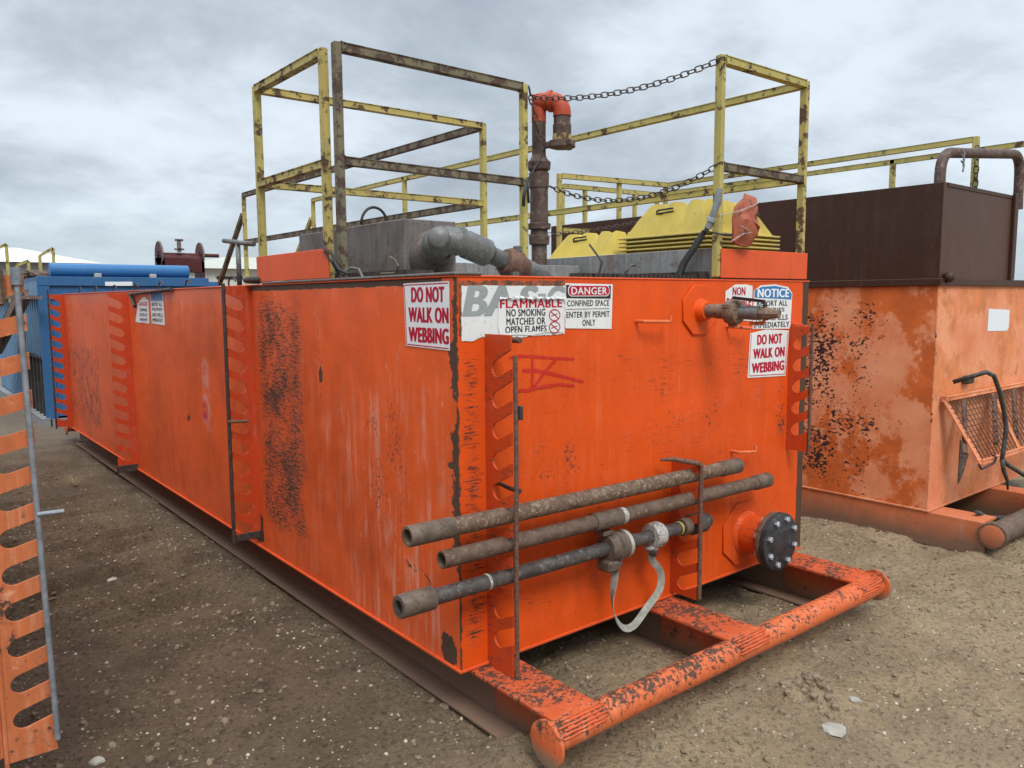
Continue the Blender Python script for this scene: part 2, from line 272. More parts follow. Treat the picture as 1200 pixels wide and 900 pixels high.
# ------------------------------------------------------------------ mesh helpers
class MB:
    def __init__(s): s.b = bmesh.new()
    def box(s, x0, x1, y0, y1, z0, z1, bev=0.0):
        r = bmesh.ops.create_cube(s.b, size=1.0)['verts']
        for v in r:
            v.co = Vector(((x0+x1)/2+v.co.x*(x1-x0), (y0+y1)/2+v.co.y*(y1-y0), (z0+z1)/2+v.co.z*(z1-z0)))
        if bev:
            es = list({e for v in r for e in v.link_edges})
            bmesh.ops.bevel(s.b, geom=es, offset=bev, segments=1, affect='EDGES')
        return s
    def bar(s, p0, p1, w, h=None, up=(0, 0, 1), bev=.004, ext=0.0):
        h = h or w; p0 = Vector(p0); p1 = Vector(p1); d = (p1-p0); L = d.length; d.normalize()
        p0 = p0-d*ext; p1 = p1+d*ext; L += 2*ext
        u = Vector(up)
        if abs(d.dot(u)) > .95: u = Vector((0, 1, 0))
        sx = d.cross(u).normalized(); sz = sx.cross(d).normalized()
        r = bmesh.ops.create_cube(s.b, size=1.0)['verts']; c = (p0+p1)/2
        for v in r: v.co = c + d*(v.co.x*L) + sx*(v.co.y*w) + sz*(v.co.z*h)
        if bev:
            es = list({e for v in r for e in v.link_edges})
            bmesh.ops.bevel(s.b, geom=es, offset=bev, segments=2, affect='EDGES')
        return s
    def tube(s, pts, rad, seg=14, caps=True, closed=False):
        pts = [Vector(p) for p in pts]; n = len(pts)
        rad = rad if isinstance(rad, (list, tuple)) else [rad]*n
        rings = []; prev = None
        for i, p in enumerate(pts):
            if closed: d = (pts[(i+1) % n]-pts[i-1])
            elif i == 0: d = pts[1]-p
            elif i == n-1: d = p-pts[i-1]
            else: d = (pts[i+1]-p).normalized()+(p-pts[i-1]).normalized()
            if d.length < 1e-9: d = pts[min(n-1, i+1)]-pts[max(0, i-2)]
            d.normalize()
            if prev is None:
                a = Vector((0, 0, 1)) if abs(d.z) < .9 else Vector((1, 0, 0)); prev = d.cross(a).normalized()
            a = (prev-d*prev.dot(d)).normalized(); prev = a; c = d.cross(a)
            rings.append([s.b.verts.new(p+(a*math.cos(k*2*math.pi/seg)+c*math.sin(k*2*math.pi/seg))*rad[i]) for k in range(seg)])
        m = n if closed else n-1
        for i in range(m):
            A, B = rings[i], rings[(i+1) % n]
            for k in range(seg):
                f = s.b.faces.new((A[k], A[(k+1) % seg], B[(k+1) % seg], B[k])); f.smooth = True
        if caps and not closed:
            s.b.faces.new(list(reversed(rings[0]))); s.b.faces.new(rings[-1])
        return s
    def cyl(s, p0, p1, r, seg=20, r1=None): return s.tube([p0, p1], [r, r if r1 is None else r1], seg)
    def lathe(s, p0, d, prof, seg=28):
        """prof: (distance along d, radius) list"""
        p0 = Vector(p0); d = Vector(d).normalized()
        a = Vector((0, 0, 1)) if abs(d.z) < .9 else Vector((1, 0, 0)); u = d.cross(a).normalized(); w = d.cross(u)
        rings = [[s.b.verts.new(p0+d*t+(u*math.cos(k*2*math.pi/seg)+w*math.sin(k*2*math.pi/seg))*max(r, 1e-4)) for k in range(seg)] for t, r in prof]
        for A, B in zip(rings, rings[1:]):
            for k in range(seg): s.b.faces.new((A[k], A[(k+1) % seg], B[(k+1) % seg], B[k]))
        s.b.faces.new(list(reversed(rings[0]))); s.b.faces.new(rings[-1])
        return s
    def pipe(s, p0, p1, ro, ri, seg=24):
        """hollow pipe: bore really open for .25 m at each end"""
        d = (Vector(p1)-Vector(p0)).normalized(); L = (Vector(p1)-Vector(p0)).length
        s.lathe(p0, d, [(.25, .001), (.25, ri), (0, ri), (0, ro-.002), (.002, ro), (L-.002, ro), (L, ro-.002), (L, ri), (L-.25, ri), (L-.25, .001)], seg); return s
    def poly(s, pts, nrm, th):
        """extruded polygon: pts in 3D lying in one plane, thickness th along nrm (centred)"""
        n = Vector(nrm).normalized()*th/2
        a = [s.b.verts.new(Vector(p)-n) for p in pts]; b = [s.b.verts.new(Vector(p)+n) for p in pts]
        s.b.faces.new(list(reversed(a))); s.b.faces.new(b); k = len(pts)
        for i in range(k): s.b.faces.new((a[i], a[(i+1) % k], b[(i+1) % k], b[i]))
        return s
    def quad(s, *p): s.b.faces.new([s.b.verts.new(Vector(q)) for q in p]); return s
    def torus(s, c, n, u, a, b, r, seg=14, rs=6):
        """chain link: stadium along u with half-length a, half-width b"""
        c = Vector(c); n = Vector(n).normalized(); u = Vector(u).normalized(); w = n.cross(u)
        pts = []
        for k in range(seg):
            t = 2*math.pi*k/seg; cx = (a-b)*(1 if math.cos(t) > 0 else -1)
            pts.append(c+u*(cx+b*math.cos(t))+w*(b*math.sin(t)))
        return s.tube(pts, r, rs, closed=True)
    def build(s, name, mat, parent=None, smooth=None):
        b = s.b; bmesh.ops.recalc_face_normals(b, faces=b.faces[:])
        me = bpy.data.meshes.new(name)
        if parent is None:
            xs = [v.co for v in b.verts]
            o0 = Vector(((min(v.x for v in xs)+max(v.x for v in xs))/2, (min(v.y for v in xs)+max(v.y for v in xs))/2, min(v.z for v in xs)))
        else: o0 = Vector(WL[parent.name])
        bmesh.ops.translate(b, verts=b.verts[:], vec=-o0)
        if smooth:
            for f in b.faces: f.smooth = True
        b.to_mesh(me); b.free()
        if smooth:
            try: me.set_sharp_from_angle(angle=R(35))
            except Exception: pass
        me.materials.append(M[mat] if isinstance(mat, str) else mat)
        o = bpy.data.objects.new(name, me); COL.objects.link(o)
        WL[o.name] = tuple(o0)
        if parent is None: o.location = o0
        else: o.parent = parent
        return o
WL = {}
def thing(name, loc, label, cat, group=None):
    o = bpy.data.objects.new(name, None); COL.objects.link(o); o.location = loc; o.empty_display_size = .1
    WL[o.name] = tuple(loc); return tag(o, label, cat, group)
def tag(o, label=None, cat=None, group=None, kind=None):
    for k, v in (('label', label), ('category', cat), ('group', group), ('kind', kind)):
        if v: o[k] = v
    return o

def text_obj(name, txt, org, ux, uz, w, h, mat, parent, bold=.02, shear=0.0, cut=None, tilt=0.0):
    """flat lettering: org = lower-left corner, ux/uz unit directions on the face, fitted to w x h"""
    cu = bpy.data.curves.new('t', 'FONT'); cu.body = txt; cu.size = 1; cu.shear = shear; cu.resolution_u = 3; cu.space_character = 1.09
    to = bpy.data.objects.new('t', cu); COL.objects.link(to); bpy.context.view_layer.update()
    me = bpy.data.meshes.new_from_object(to.evaluated_get(bpy.context.evaluated_depsgraph_get()))
    COL.objects.unlink(to); bpy.data.objects.remove(to)
    xs = [v.co.x for v in me.vertices]; ys = [v.co.y for v in me.vertices]
    x0, x1, y0, y1 = min(xs), max(xs), min(ys), max(ys)
    b = bmesh.new(); b.from_mesh(me)
    ux = Vector(ux); uz = Vector(uz)
    if cut:   # cut = (lo, hi) fractions of height kept
        lo, hi = y0+(y1-y0)*cut[0], y0+(y1-y0)*cut[1]
        bmesh.ops.bisect_plane(b, geom=b.verts[:]+b.edges[:]+b.faces[:], plane_co=(0, lo, 0), plane_no=(0, -1, 0), clear_outer=True)
        bmesh.ops.bisect_plane(b, geom=b.verts[:]+b.edges[:]+b.faces[:], plane_co=(0, hi, 0), plane_no=(0, 1, 0), clear_outer=True)
    bold *= 1.7
    # heavier strokes: a few shifted copies, each a hair in front of the last
    kx, kz = w/(x1-x0+2*bold), h/(y1-y0); nrm = ux.cross(uz).normalized()
    src = b.verts[:]+b.edges[:]+b.faces[:]; sets = [b.verts[:]]
    for q in range(4):
        d_ = bmesh.ops.duplicate(b, geom=src)['geom']; sets.append([g_ for g_ in d_ if isinstance(g_, bmesh.types.BMVert)])
    for q, (vs_, (dx, dy)) in enumerate(zip(sets, ((-1, 0), (1, 0), (0, .45), (0, -.45), (0, 0)))):
        for v in vs_:
            a = (v.co.x-x0+bold+dx*bold)*kx; c = max(0, min(h, (v.co.y-y0+dy*bold)*kz)) if q in (2, 3) else (v.co.y-y0)*kz
            v.co = Vector(org)+ux*a+uz*(c+a*tilt)+nrm*(.00012*q)
    m = MB(); m.b = b
    bpy.data.meshes.remove(me)
    return m.build(name, mat, parent)

# ------------------------------------------------------------------ camera
cam = bpy.data.cameras.new('camera'); co = bpy.data.objects.new('camera', cam); COL.objects.link(co)
CP = Vector((-1.75968705, -2.52682101, 1.51488444)); pit, yaw, rol, fpx = .108175055, .678147149, -.0067468970, 920.681787
f = Vector((math.sin(yaw)*math.cos(pit), math.cos(yaw)*math.cos(pit), -math.sin(pit)))
r0 = Vector((math.cos(yaw), -math.sin(yaw), 0)); u0 = r0.cross(f)
rr = r0*math.cos(rol)+u0*math.sin(rol); uu = -r0*math.sin(rol)+u0*math.cos(rol)
co.matrix_world = Matrix(((rr.x, uu.x, -f.x, CP.x), (rr.y, uu.y, -f.y, CP.y), (rr.z, uu.z, -f.z, CP.z), (0, 0, 0, 1)))
cam.sensor_width = 36; cam.lens = fpx/1200*36; cam.clip_start = .05; cam.clip_end = 6000
scene.camera = co

# ------------------------------------------------------------------ sky and sun
w = bpy.data.worlds.new('World'); scene.world = w; w.use_nodes = True
nt = w.node_tree; nt.nodes.clear(); L = nt.links.new
def wn(t, **k):
    n = nt.nodes.new(t)
    for a, v in k.items(): setattr(n, a, v)
    return n
def wm(op, a, b=0.0, clamp=False):
    n = wn('ShaderNodeMath', operation=op, use_clamp=clamp)
    for i, v in enumerate((a, b)):
        if isinstance(v, bpy.types.NodeSocket): L(v, n.inputs[i])
        else: n.inputs[i].default_value = v
    return n.outputs[0]
def wr(v, a, b, c=0.0, d=1.0, sm=True):
    n = wn('ShaderNodeMapRange'); n.interpolation_type = 'SMOOTHSTEP' if sm else 'LINEAR'
    L(v, n.inputs[0])
    for i, q in enumerate((a, b, c, d)): n.inputs[i+1].default_value = q
    return n.outputs[0]
def wmix(f_, a, b):
    n = wn('ShaderNodeMix', data_type='RGBA')
    if isinstance(f_, bpy.types.NodeSocket): L(f_, n.inputs[0])
    else: n.inputs[0].default_value = f_
    for i, q in ((6, a), (7, b)):
        if isinstance(q, bpy.types.NodeSocket): L(q, n.inputs[i])
        else: n.inputs[i].default_value = (*q, 1)
    return n.outputs[2]
SUN_EL, SUN_AZ = 50, 200      # azimuth clockwise from +Y
tc = wn('ShaderNodeTexCoord'); sep = wn('ShaderNodeSeparateXYZ'); L(tc.outputs['Generated'], sep.inputs[0])
zz = wm('MAXIMUM', sep.outputs[2], 0.0)
den = wm('ADD', zz, .30)
cmb = wn('ShaderNodeCombineXYZ'); L(wm('DIVIDE', sep.outputs[0], den), cmb.inputs[0]); L(wm('DIVIDE', sep.outputs[1], den), cmb.inputs[1])
def wnoise(scale, det, rough, off=(0, 0, 0), st=(1, 1, 1), dist=0.0):
    mp = wn('ShaderNodeMapping'); L(cmb.outputs[0], mp.inputs[0]); mp.inputs['Location'].default_value = off; mp.inputs['Scale'].default_value = st
    n = wn('ShaderNodeTexNoise'); L(mp.outputs[0], n.inputs['Vector']); n.inputs['Scale'].default_value = scale
    n.inputs['Detail'].default_value = det; n.inputs['Roughness'].default_value = rough; n.inputs['Distortion'].default_value = dist
    return n.outputs[0]
n1 = wnoise(.80, 7, .52, (1.3, 4.1, 0), dist=.25); n2 = wnoise(2.6, 8, .6, (7.7, 2.0, 0), dist=.2); n3 = wnoise(.5, 3, .5, (3.3, 8.2, 0))
dens = wm('ADD', wm('MULTIPLY', n1, .62), wm('MULTIPLY', n2, .38))
dens = wm('ADD', dens, wm('MULTIPLY', wm('SUBTRACT', n3, .5), .16))
cl = wmix(wr(dens, .40, .57), (.485, .54, .59), (.30, .342, .385))
cl = wmix(wr(dens, .53, .68), cl, (.20, .23, .268))
cl = wmix(wm('MULTIPLY', wr(zz, .0, .16, 1, 0), .5), cl, (.38, .455, .515))
gain = wr(zz, .36, .90, 1.0, 3.6)
vs = wn('ShaderNodeVectorMath', operation='SCALE'); L(cl, vs.inputs[0]); L(wm('MULTIPLY', gain, 10.0), vs.inputs['Scale'])
sky = wn('ShaderNodeTexSky'); sky.sky_type = 'NISHITA'; sky.sun_disc = False
sky.sun_elevation = R(SUN_EL); sky.sun_rotation = R(SUN_AZ)
mixs = wmix(.94, sky.outputs[0], vs.outputs[0])
bg = wn('ShaderNodeBackground'); bg.inputs[1].default_value = .10; L(mixs, bg.inputs[0])
ow = wn('ShaderNodeOutputWorld'); L(bg.outputs[0], ow.inputs[0])
sl = bpy.data.lights.new('sun', 'SUN'); sl.energy = 1.4; sl.angle = R(22); sl.color = (1, .965, .91)
so = bpy.data.objects.new('sun', sl); COL.objects.link(so)
sd = Vector((math.sin(R(SUN_AZ))*math.cos(R(SUN_EL)), math.cos(R(SUN_AZ))*math.cos(R(SUN_EL)), math.sin(R(SUN_EL))))
so.rotation_euler = sd.to_track_quat('Z', 'Y').to_euler(); so.location = sd*30
scene.view_settings.view_transform = 'Standard'; scene.view_settings.look = 'None'
scene.view_settings.exposure = 0.75; scene.view_settings.gamma = 1

# ------------------------------------------------------------------ ground
GZ = -.25
def sst(a, b, x):
    t = max(0, min(1, (x-a)/(b-a))); return t*t*(3-2*t)
MOUNDS = [(1.27, -.80, .13, .075), (.05, -.68, .16, .05), (-.02, -.36, .10, .06), (.10, -.24, .10, .075), (.95, -.60, .35, .03), (2.75, -.55, .20, .04), (1.9, -.72, .3, .035), (4.3, -.62, .2, .07),
          (3.75, .3, .35, .04), (1.55, -1.4, .3, .02), (3.7, -.9, .4, .03), (4.75, -.75, .18, .10), (.6, .1, .25, .03), (1.7, -.1, .3, .05)]
def gh(x, y):
    d = max(0, math.hypot(x-1.5, y-2)-14)
    k = 1/(1+d*.1)
    h = (mn.noise((x*.55, y*.55, 3))*.035+mn.noise((x*1.7, y*1.7, 9))*.018)*k
    if d < 2:
        h += mn.noise((x*5.1, y*5.1, 1))*.011
        h += mn.noise((x*14, y*14, 4))*.009+mn.noise((x*31, y*31, 6))*.0045
        # wheel ruts across the lane on the left
        rut = sst(.08, -.25, x)*sst(.8, 2.0, y)*sst(8, 6, y)
        if rut > 0:
            for q0, dp, wd in ((2.35, .030, .05), (2.62, .045, .04), (2.95, .03, .05), (3.12, .05, .045), (3.6, .035, .05), (3.95, .05, .05), (4.25, .03, .05), (4.9, .05, .07), (5.5, .05, .07)):
                q = y-.22*x-q0+.10*mn.noise((x*1.3, q0*3, 2))+.03*mn.noise((x*5, q0, 7))
                if abs(q) < .3: h += 1.6*rut*dp*(-math.exp(-(q/wd)**2)+.65*math.exp(-((q-.085)/.05)**2))*(.45+1.1*abs(mn.noise((x*1.4, q0*5, 3))+.3))
            h += rut*.028*mn.noise(((y-.22*x)*14, x*2.5, 5))
        rut2 = sst(2.6, 3.0, x)*sst(1.0, -.2, y)
        h += rut2*.035*mn.noise(((y+.35*x)*6, x*1.0, 3))
        # churned soil round the skid
        e = math.exp(-((y+.62)/.28)**2)*sst(-.4, .1, x)*sst(2.9, 2.6, x)
        h += e*(.012+.022*mn.noise((x*6.5, y*6.5, 7)))
        e2 = math.exp(-((x-.16)/.16)**2)*sst(-.4, -.2, y)*sst(9, 8, y)
        h += e2*(-.022)
        h = min(h, -.002+.02*(1-e2)) if e2 > .3 and y > -.06 else h
    for mx_, my_, mr_, mh in MOUNDS:
        q = ((x-mx_)**2+(y-my_)**2)/(mr_*mr_)
        if q < 6: h += mh*math.exp(-q)*(1+.7*mn.noise((x*13, y*13, 2)))
    return GZ+h
def axis_pts(a, b, step):
    p = [a+i*step for i in range(int((b-a)/step)+1)]
    s = step; lo = [a]; 
    while lo[-1] > -2500: s *= 1.13; lo.append(lo[-1]-s)
    s = step; hi = [p[-1]]
    while hi[-1] < 2500: s *= 1.13; hi.append(hi[-1]+s)
    return list(reversed(lo[1:]))+p+hi[1:]
gx = axis_pts(-2.4, 5.6, .03); gy = axis_pts(-2.0, 5.0, .03)
vs_ = [(x, y, gh(x, y)) for y in gy for x in gx]
nx = len(gx); fs = [(j*nx+i, j*nx+i+1, (j+1)*nx+i+1, (j+1)*nx+i) for j in range(len(gy)-1) for i in range(nx-1)]
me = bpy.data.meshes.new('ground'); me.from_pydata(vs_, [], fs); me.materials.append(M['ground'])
me.polygons.foreach_set('use_smooth', [True]*len(me.polygons))
g = bpy.data.objects.new('ground', me); COL.objects.link(g); tag(g, kind='structure')

def rock(m, c, r, seed, flat=.6, sub=1):
    rs = random.Random(seed)
    v = bmesh.ops.create_icosphere(m.b, subdivisions=sub, radius=1)['verts']
    q = (rs.uniform(.75, 1.3), rs.uniform(.7, 1.1), flat*rs.uniform(.7, 1.1)); a = rs.uniform(0, 6.28)
    for p in v:
        n = 1+.28*mn.noise(p.co*1.7+Vector((seed*1.7, 0, 0)))
        x, y, z = p.co.x*q[0]*n*r, p.co.y*q[1]*n*r, p.co.z*q[2]*n*r
        p.co = Vector((c[0]+x*math.cos(a)-y*math.sin(a), c[1]+x*math.sin(a)+y*math.cos(a), c[2]+z))
def under(x, y):   # footprints where no pebble is worth having
    return (x > .3 and x < 2.4 and y > .4) or (x > 4.2 and y > 0) or (x < -1.6)
def cheap(n_, rad, area, name, mat, seed, flat=.65, bias=0):
    rs = random.Random(seed)
    vv, ff = [], []
    base = [(math.cos(i*1.2566), math.sin(i*1.2566), .05) for i in range(5)]+[(.62*math.cos(i*1.2566+.6), .62*math.sin(i*1.2566+.6), .75) for i in range(5)]
    fc = [(i, (i+1) % 5, 5+i) for i in range(5)]+[((i+1) % 5, 5+(i+1) % 5, 5+i) for i in range(5)]+[(5, 6, 7), (5, 7, 8), (5, 8, 9)]
    k = 0
    while k < n_:
        x = rs.uniform(*area[0]); y = area[1][0]+(area[1][1]-area[1][0])*(rs.random()**1.5)
        if under(x, y): continue
        if mn.noise((x*1.1, y*1.1, 20+seed)) < rs.uniform(-.5, .5): continue
        r = min(rad*2.2, rad*math.exp(rs.gauss(0, .45))); a = rs.uniform(0, 6.28); z = gh(x, y)+r*.15; o = len(vv)
        tl = rs.uniform(-.4, .4)
        for bx, by, bz in base:
            px, py, pz = bx*r*rs.uniform(.75, 1.3), by*r*rs.uniform(.7, 1.1), bz*r*flat*rs.uniform(.8, 1.2)-r*.15
            vv.append((x+px*math.cos(a)-py*math.sin(a), y+px*math.sin(a)+py*math.cos(a), z+pz+px*tl))
        ff += [tuple(o+i for i in t_) for t_ in fc]; k += 1
    me = bpy.data.meshes.new(name); me.from_pydata(vv, [], ff); me.materials.append(M[mat])
    o = bpy.data.objects.new(name, me); COL.objects.link(o); return o
tag(cheap(9000, .0046, ((-2.0, 6.5), (-2.0, 8.0)), 'gravel', 'pebble', 3), 'loose pale gravel scattered over the brown dirt', kind='stuff')
tag(cheap(7000, .0085, ((-2.0, 6.5), (-2.0, 7.0)), 'dirt_clods', 'clod', 5, .8), 'crumbled brown dirt clods lying on the yard', kind='stuff')
for k, (x, y, r, fl, mt, lab) in enumerate([
    (1.13, -1.0, .058, .30, 'stone', 'flat whitish stone in the dirt at lower right, largest stone in view'),
    (-.70, 2.9, .045, .4, 'stone', 'pale stone in the middle of the left dirt lane'),
    (-1.22, .72, .026, .6, 'stone', 'small white stone near the foot of the near left webbing'),
    (1.42, -.93, .022, .6, 'stone', 'small pale stone beside the earth mound at lower right')]):
    m = MB(); rock(m, (x, y, gh(x, y)+r*fl*.2), r, k+3, fl, 2); tag(m.build('stone', mt), lab, 'stone', 'loose stones on the dirt')
# crumbly earth mound in front of the bumper
m = MB(); rs = random.Random(5)
for k in range(70):
    a = rs.uniform(0, 6.28); q = abs(rs.gauss(0, .075)); x, y = 1.27+q*math.cos(a)*1.2, -.80+q*math.sin(a)
    rock(m, (x, y, gh(x, y)+.004), rs.uniform(.008, .026), k, .8, 1)
tag(m.build('earth_mound', 'clod'), 'small heap of crumbled earth in front of the orange bumper pipe', 'earth', kind='stuff')
def weed(x, y, h, n_, seed, lab):
    m = MB(); rs = random.Random(seed)
    for k in range(n_):
        a = rs.uniform(0, 6.28); l = h*rs.uniform(.6, 1.2); p = Vector((x, y, gh(x, y)-.005)); pts = [p]
        for s_ in range(3):
            p = p+Vector((math.cos(a)*l*.28, math.sin(a)*l*.28, l*(.38-.16*s_))); a += rs.uniform(-.4, .4); pts.append(p)
        m.tube(pts, [.0025, .002, .0016, .0008], 4)
    tag(m.build('weed', 'leaf'), lab, 'weed', 'dry weeds')
weed(-.38, 5.9, .16, 16, 4, 'dry straw-coloured weed beside the far end of the orange tank')
weed(1.62, -1.02, .05, 12, 9, 'tiny dry weed in the dirt at lower right')
weed(-.9, 5.2, .10, 10, 12, 'small dry weed in the middle of the left lane')

# ------------------------------------------------------------------ slotted webbing fin
def fin(m, base, out, side, z0, z1, width, first, n_, pitch=.124, th=.010, inner=.050, hw=.0345, slope=.48):
    """base: wall point (x,y); out: unit vector away from wall; slots open at the outer edge and dip inwards"""
    base = Vector((base[0], base[1], 0)); out = Vector((*out, 0)); sd_ = Vector((*side, 0))
    ang = math.atan(slope); d = Vector((-math.cos(ang), -math.sin(ang))); pn = Vector((-d.y, d.x))
    P = [(0, z0), (width, z0)]
    for k in range(n_-1, -1, -1):
        zc = first-k*pitch-hw
        e = Vector((width, zc)); Ls = (width-inner-hw)/math.cos(ang); c = e+d*Ls
        # lower edge (pn points down-ish?) choose by z
        lo = pn if pn.y < 0 else -pn; hi = -lo
        k2 = (hw/math.cos(ang))
        P.append((width, zc-k2))
        for j in range(9):
            t = j/8*math.pi
            v = c+lo*hw*math.cos(t)+d*hw*math.sin(t); P.append((v.x, v.y))
        P.append((width, zc+k2))
    P += [(width, z1), (0, z1)]
    m.poly([base+out*u+Vector((0, 0, z)) for u, z in P], sd_, th)

# ------------------------------------------------------------------ main tank
W_, L_, H_ = 2.522, 8.2, 1.60
T = thing('steel_tank', (1.25, 4.1, GZ), 'long bright orange open steel mud tank with yellow handrails, nearest and largest in the yard', 'tank')
MB().box(0, W_, 0, .008, 0, H_, .001).build('front_wall', 'front', T)
# left wall with faint weld seams
m = MB()
ys = [.009, 2.15, 5.1, L_]
m.box(0, .008, .0085, L_-.0005, 0, H_-.002, .001)
m.build('side_wall', 'side', T)
MB().box(W_-.008, W_-.0002, .0085, L_-.0005, 0, H_-.002).build('side_wall', 'side', T)
MB().box(.0085, W_-.0085, L_-.009, L_-.001, 0, H_-.002).build('back_wall', 'side', T)
MB().box(.009, W_-.009, .009, L_-.01, .002, .012).build('tank_floor', 'runner', T)
m = MB(); m.box(-.006, .055, -.004, L_, H_, H_+.008, .002); m.box(W_-.05, W_+.006, -.004, L_, H_, H_+.008, .002)
m.box(.0555, W_-.0505, -.004, .055, H_, H_+.008, .002)
m.build('top_rim', 'kick', T)
# deck plating and grating on the near end
m = MB(); m.box(.056, W_-.051, .056, 2.1, H_-.02, H_+.006); m.box(.9, W_-.051, 2.101, 6.6, H_-.02, H_+.006); m.build('deck_plate', 'plate', T)
m = MB()
m.box(-.010, .12, -.010, 1.95, H_+.0085, H_+.020, .003)
m.build('deck_edge', 'steelbox', T)
m = MB()
for k in range(46): m.box(.10, .24, .52+k*.030, .532+k*.030, H_+.021, H_+.048)
m.build('deck_grating', 'blackrod', T)
m = MB()
for k in range(40): m.box(1.60, 1.665, .07+k*.032, .084+k*.032, H_+.007, H_+.050)
for k in range(30): m.box(.75+k*.032, .764+k*.032, .09, .16, H_+.007, H_+.03)
m.build('deck_grating', 'blackrod', T)
# bottom flange lip of the side wall
MB().box(-.012, .0, -.010, L_, -.008, .004, .002).build('bottom_lip', 'kick', T)
MB().box(.001, W_, -.010, -.0005, -.008, .004, .002).build('bottom_lip', 'kick', T)
# skid: three I-beam runners + cross tubes + bumper pipes both ends
for xa, xb in ((.05, .27), (1.11, 1.33), (2.23, 2.45)):
    m = MB(); xm = (xa+xb)/2
    m.box(xa, xb, -.50, L_+.50, -.028, -.012, .003)
    m.poly([(xm, y_, z_) for y_, z_ in ((-.0205, -.0285), (-.48, -.0285), (-.47, -.085), (-.30, -.2275), (-.0205, -.2275))], (1, 0, 0), .014)
    sr = m.build('skid_runner', 'skid' , T)
    m = MB(); m.box(xm-.008, xm+.008, -.020, L_+.44, -.2275, -.0285)
    m.box(xa+.005, xb+.01, -.20, L_+.20, -.2440, -.230, .002)
    m.build('runner_web', 'runner', sr)
for y in (.35, 1.6, 2.9, 4.2, 5.5, 6.8, 8.0): MB().box(.17, 2.33, y-.05, y+.05, -.20, -.03).build('cross_member', 'runner', T)
for yy in (-.512, L_+.512):
    bp_ = MB()
    xs = [.025+2.40*k/24 for k in range(25)]
    bp_.lathe((xs[0], yy, -.070), (1, 0, 0), [(x-xs[0], .058+.0012*math.sin(x*9)) for x in xs], 40)
    b_ = bp_.build('bumper_pipe', 'bumper', T, True)
    MB().lathe((.008, yy, -.085), (1, 0, 0), [(0, .083), (.002, .087), (.014, .087), (.017, .083)], 32).build('end_cap', 'bumper', b_, True)
    MB().lathe((2.425, yy, -.072), (1, 0, 0), [(0, .081), (.002, .085), (.014, .085), (.017, .081)], 32).build('end_cap', 'bumper', b_, True)
    # ribbed weld saddles where the beams run onto the pipe
    sg = 1 if yy < 0 else -1
    for xa, xb in ((.05, .27), (1.11, 1.33), (2.19, 2.39)):
        m = MB()
        for j in range(6):
            a = R(12+j*13); y = yy-sg*math.sin(a)*.0605; z = -.070+math.cos(a)*.0605
            m.tube([(xa+.012*math.sin(j*2.3)+(xb-xa)*t_, y, z+.002*math.sin(j*3+t_*15)) for t_ in (0, .2, .4, .6, .8, 1)], .0046, 7)
        m.build('weld_saddle', 'skid', b_)
# fins (webbing)
for y, z0, z1, first, n_ in ((2.15, .07, 1.60, 1.562, 12), (5.1, .0, 1.585, 1.555, 12), (8.15, .02, 1.60, 1.565, 12)):
    m = MB(); fin(m, (-.0005, y), (-1, 0), (0, 1), z0, z1, .165, first, n_); m.box(-.035, -.001, y+.005, y+.011, z0, z1)
    m.build('webbing', 'fin', T)
for x, z0, z1, first, n_ in ((.140, -.010, 1.375, 1.315, 10), (1.31, .02, .72, .655, 5), (2.335, .63, 1.345, 1.315, 5)):
    m = MB(); fin(m, (x, -.0005), (0, -1), (1, 0), z0, z1, .165 if x < 2 else .13, first, n_, inner=.045 if x < 2 else .028)
    m.box(x+.005, x+.010, -.026, -.001, z0, z1)
    m.build('webbing', 'fin_front', T)
# retaining rods
m = MB().cyl((-.172, 2.135, .055), (-.168, 2.135, 1.615), .011, 12); r1 = m.build('retaining_rod', 'blackrod', T, True)
m = MB().cyl((-.172, 2.11, .80), (-.075, 2.07, .80), .0095, 10).cyl((-.172, 2.11, .80), (-.172, 2.14, .80), .0095, 8); m.build('rod_handle', 'rustrod', r1, True)
m = MB().cyl((-.175, 8.14, .0), (-.17, 8.14, 1.66), .010, 10); m.build('retaining_rod', 'blackrod', T, True)
m = MB().tube([(.150, -.178, -.008), (.147, -.180, .5), (.151, -.180, .9), (.147, -.180, 1.295)], .0095, 12); m.build('retaining_rod', 'rustrod', T, True)
m = MB().cyl((1.315, -.178, .03), (1.312, -.178, .70), .011, 12); rr_ = m.build('retaining_rod', 'rustrod', T, True)
m = MB().tube([(1.313, -.178, .70), (1.29, -.175, .715), (1.20, -.09, .735), (1.16, -.05, .73)], [.011, .014, .012, .006], 10); m.build('rod_handle', 'rustrod', rr_, True)
m = MB().cyl((2.34, -.14, .62), (2.337, -.14, 1.36), .009, 12); m.build('retaining_rod', 'rustrod', T, True)
m = MB().box(-.18, -.001, 2.14, 2.156, .055, .10, .002); m.build('rod_foot', 'blackrod', T)
m = MB().box(-.175, -.001, 5.09, 5.105, -.02, .045, .002); m.build('rod_foot', 'blackrod', T)
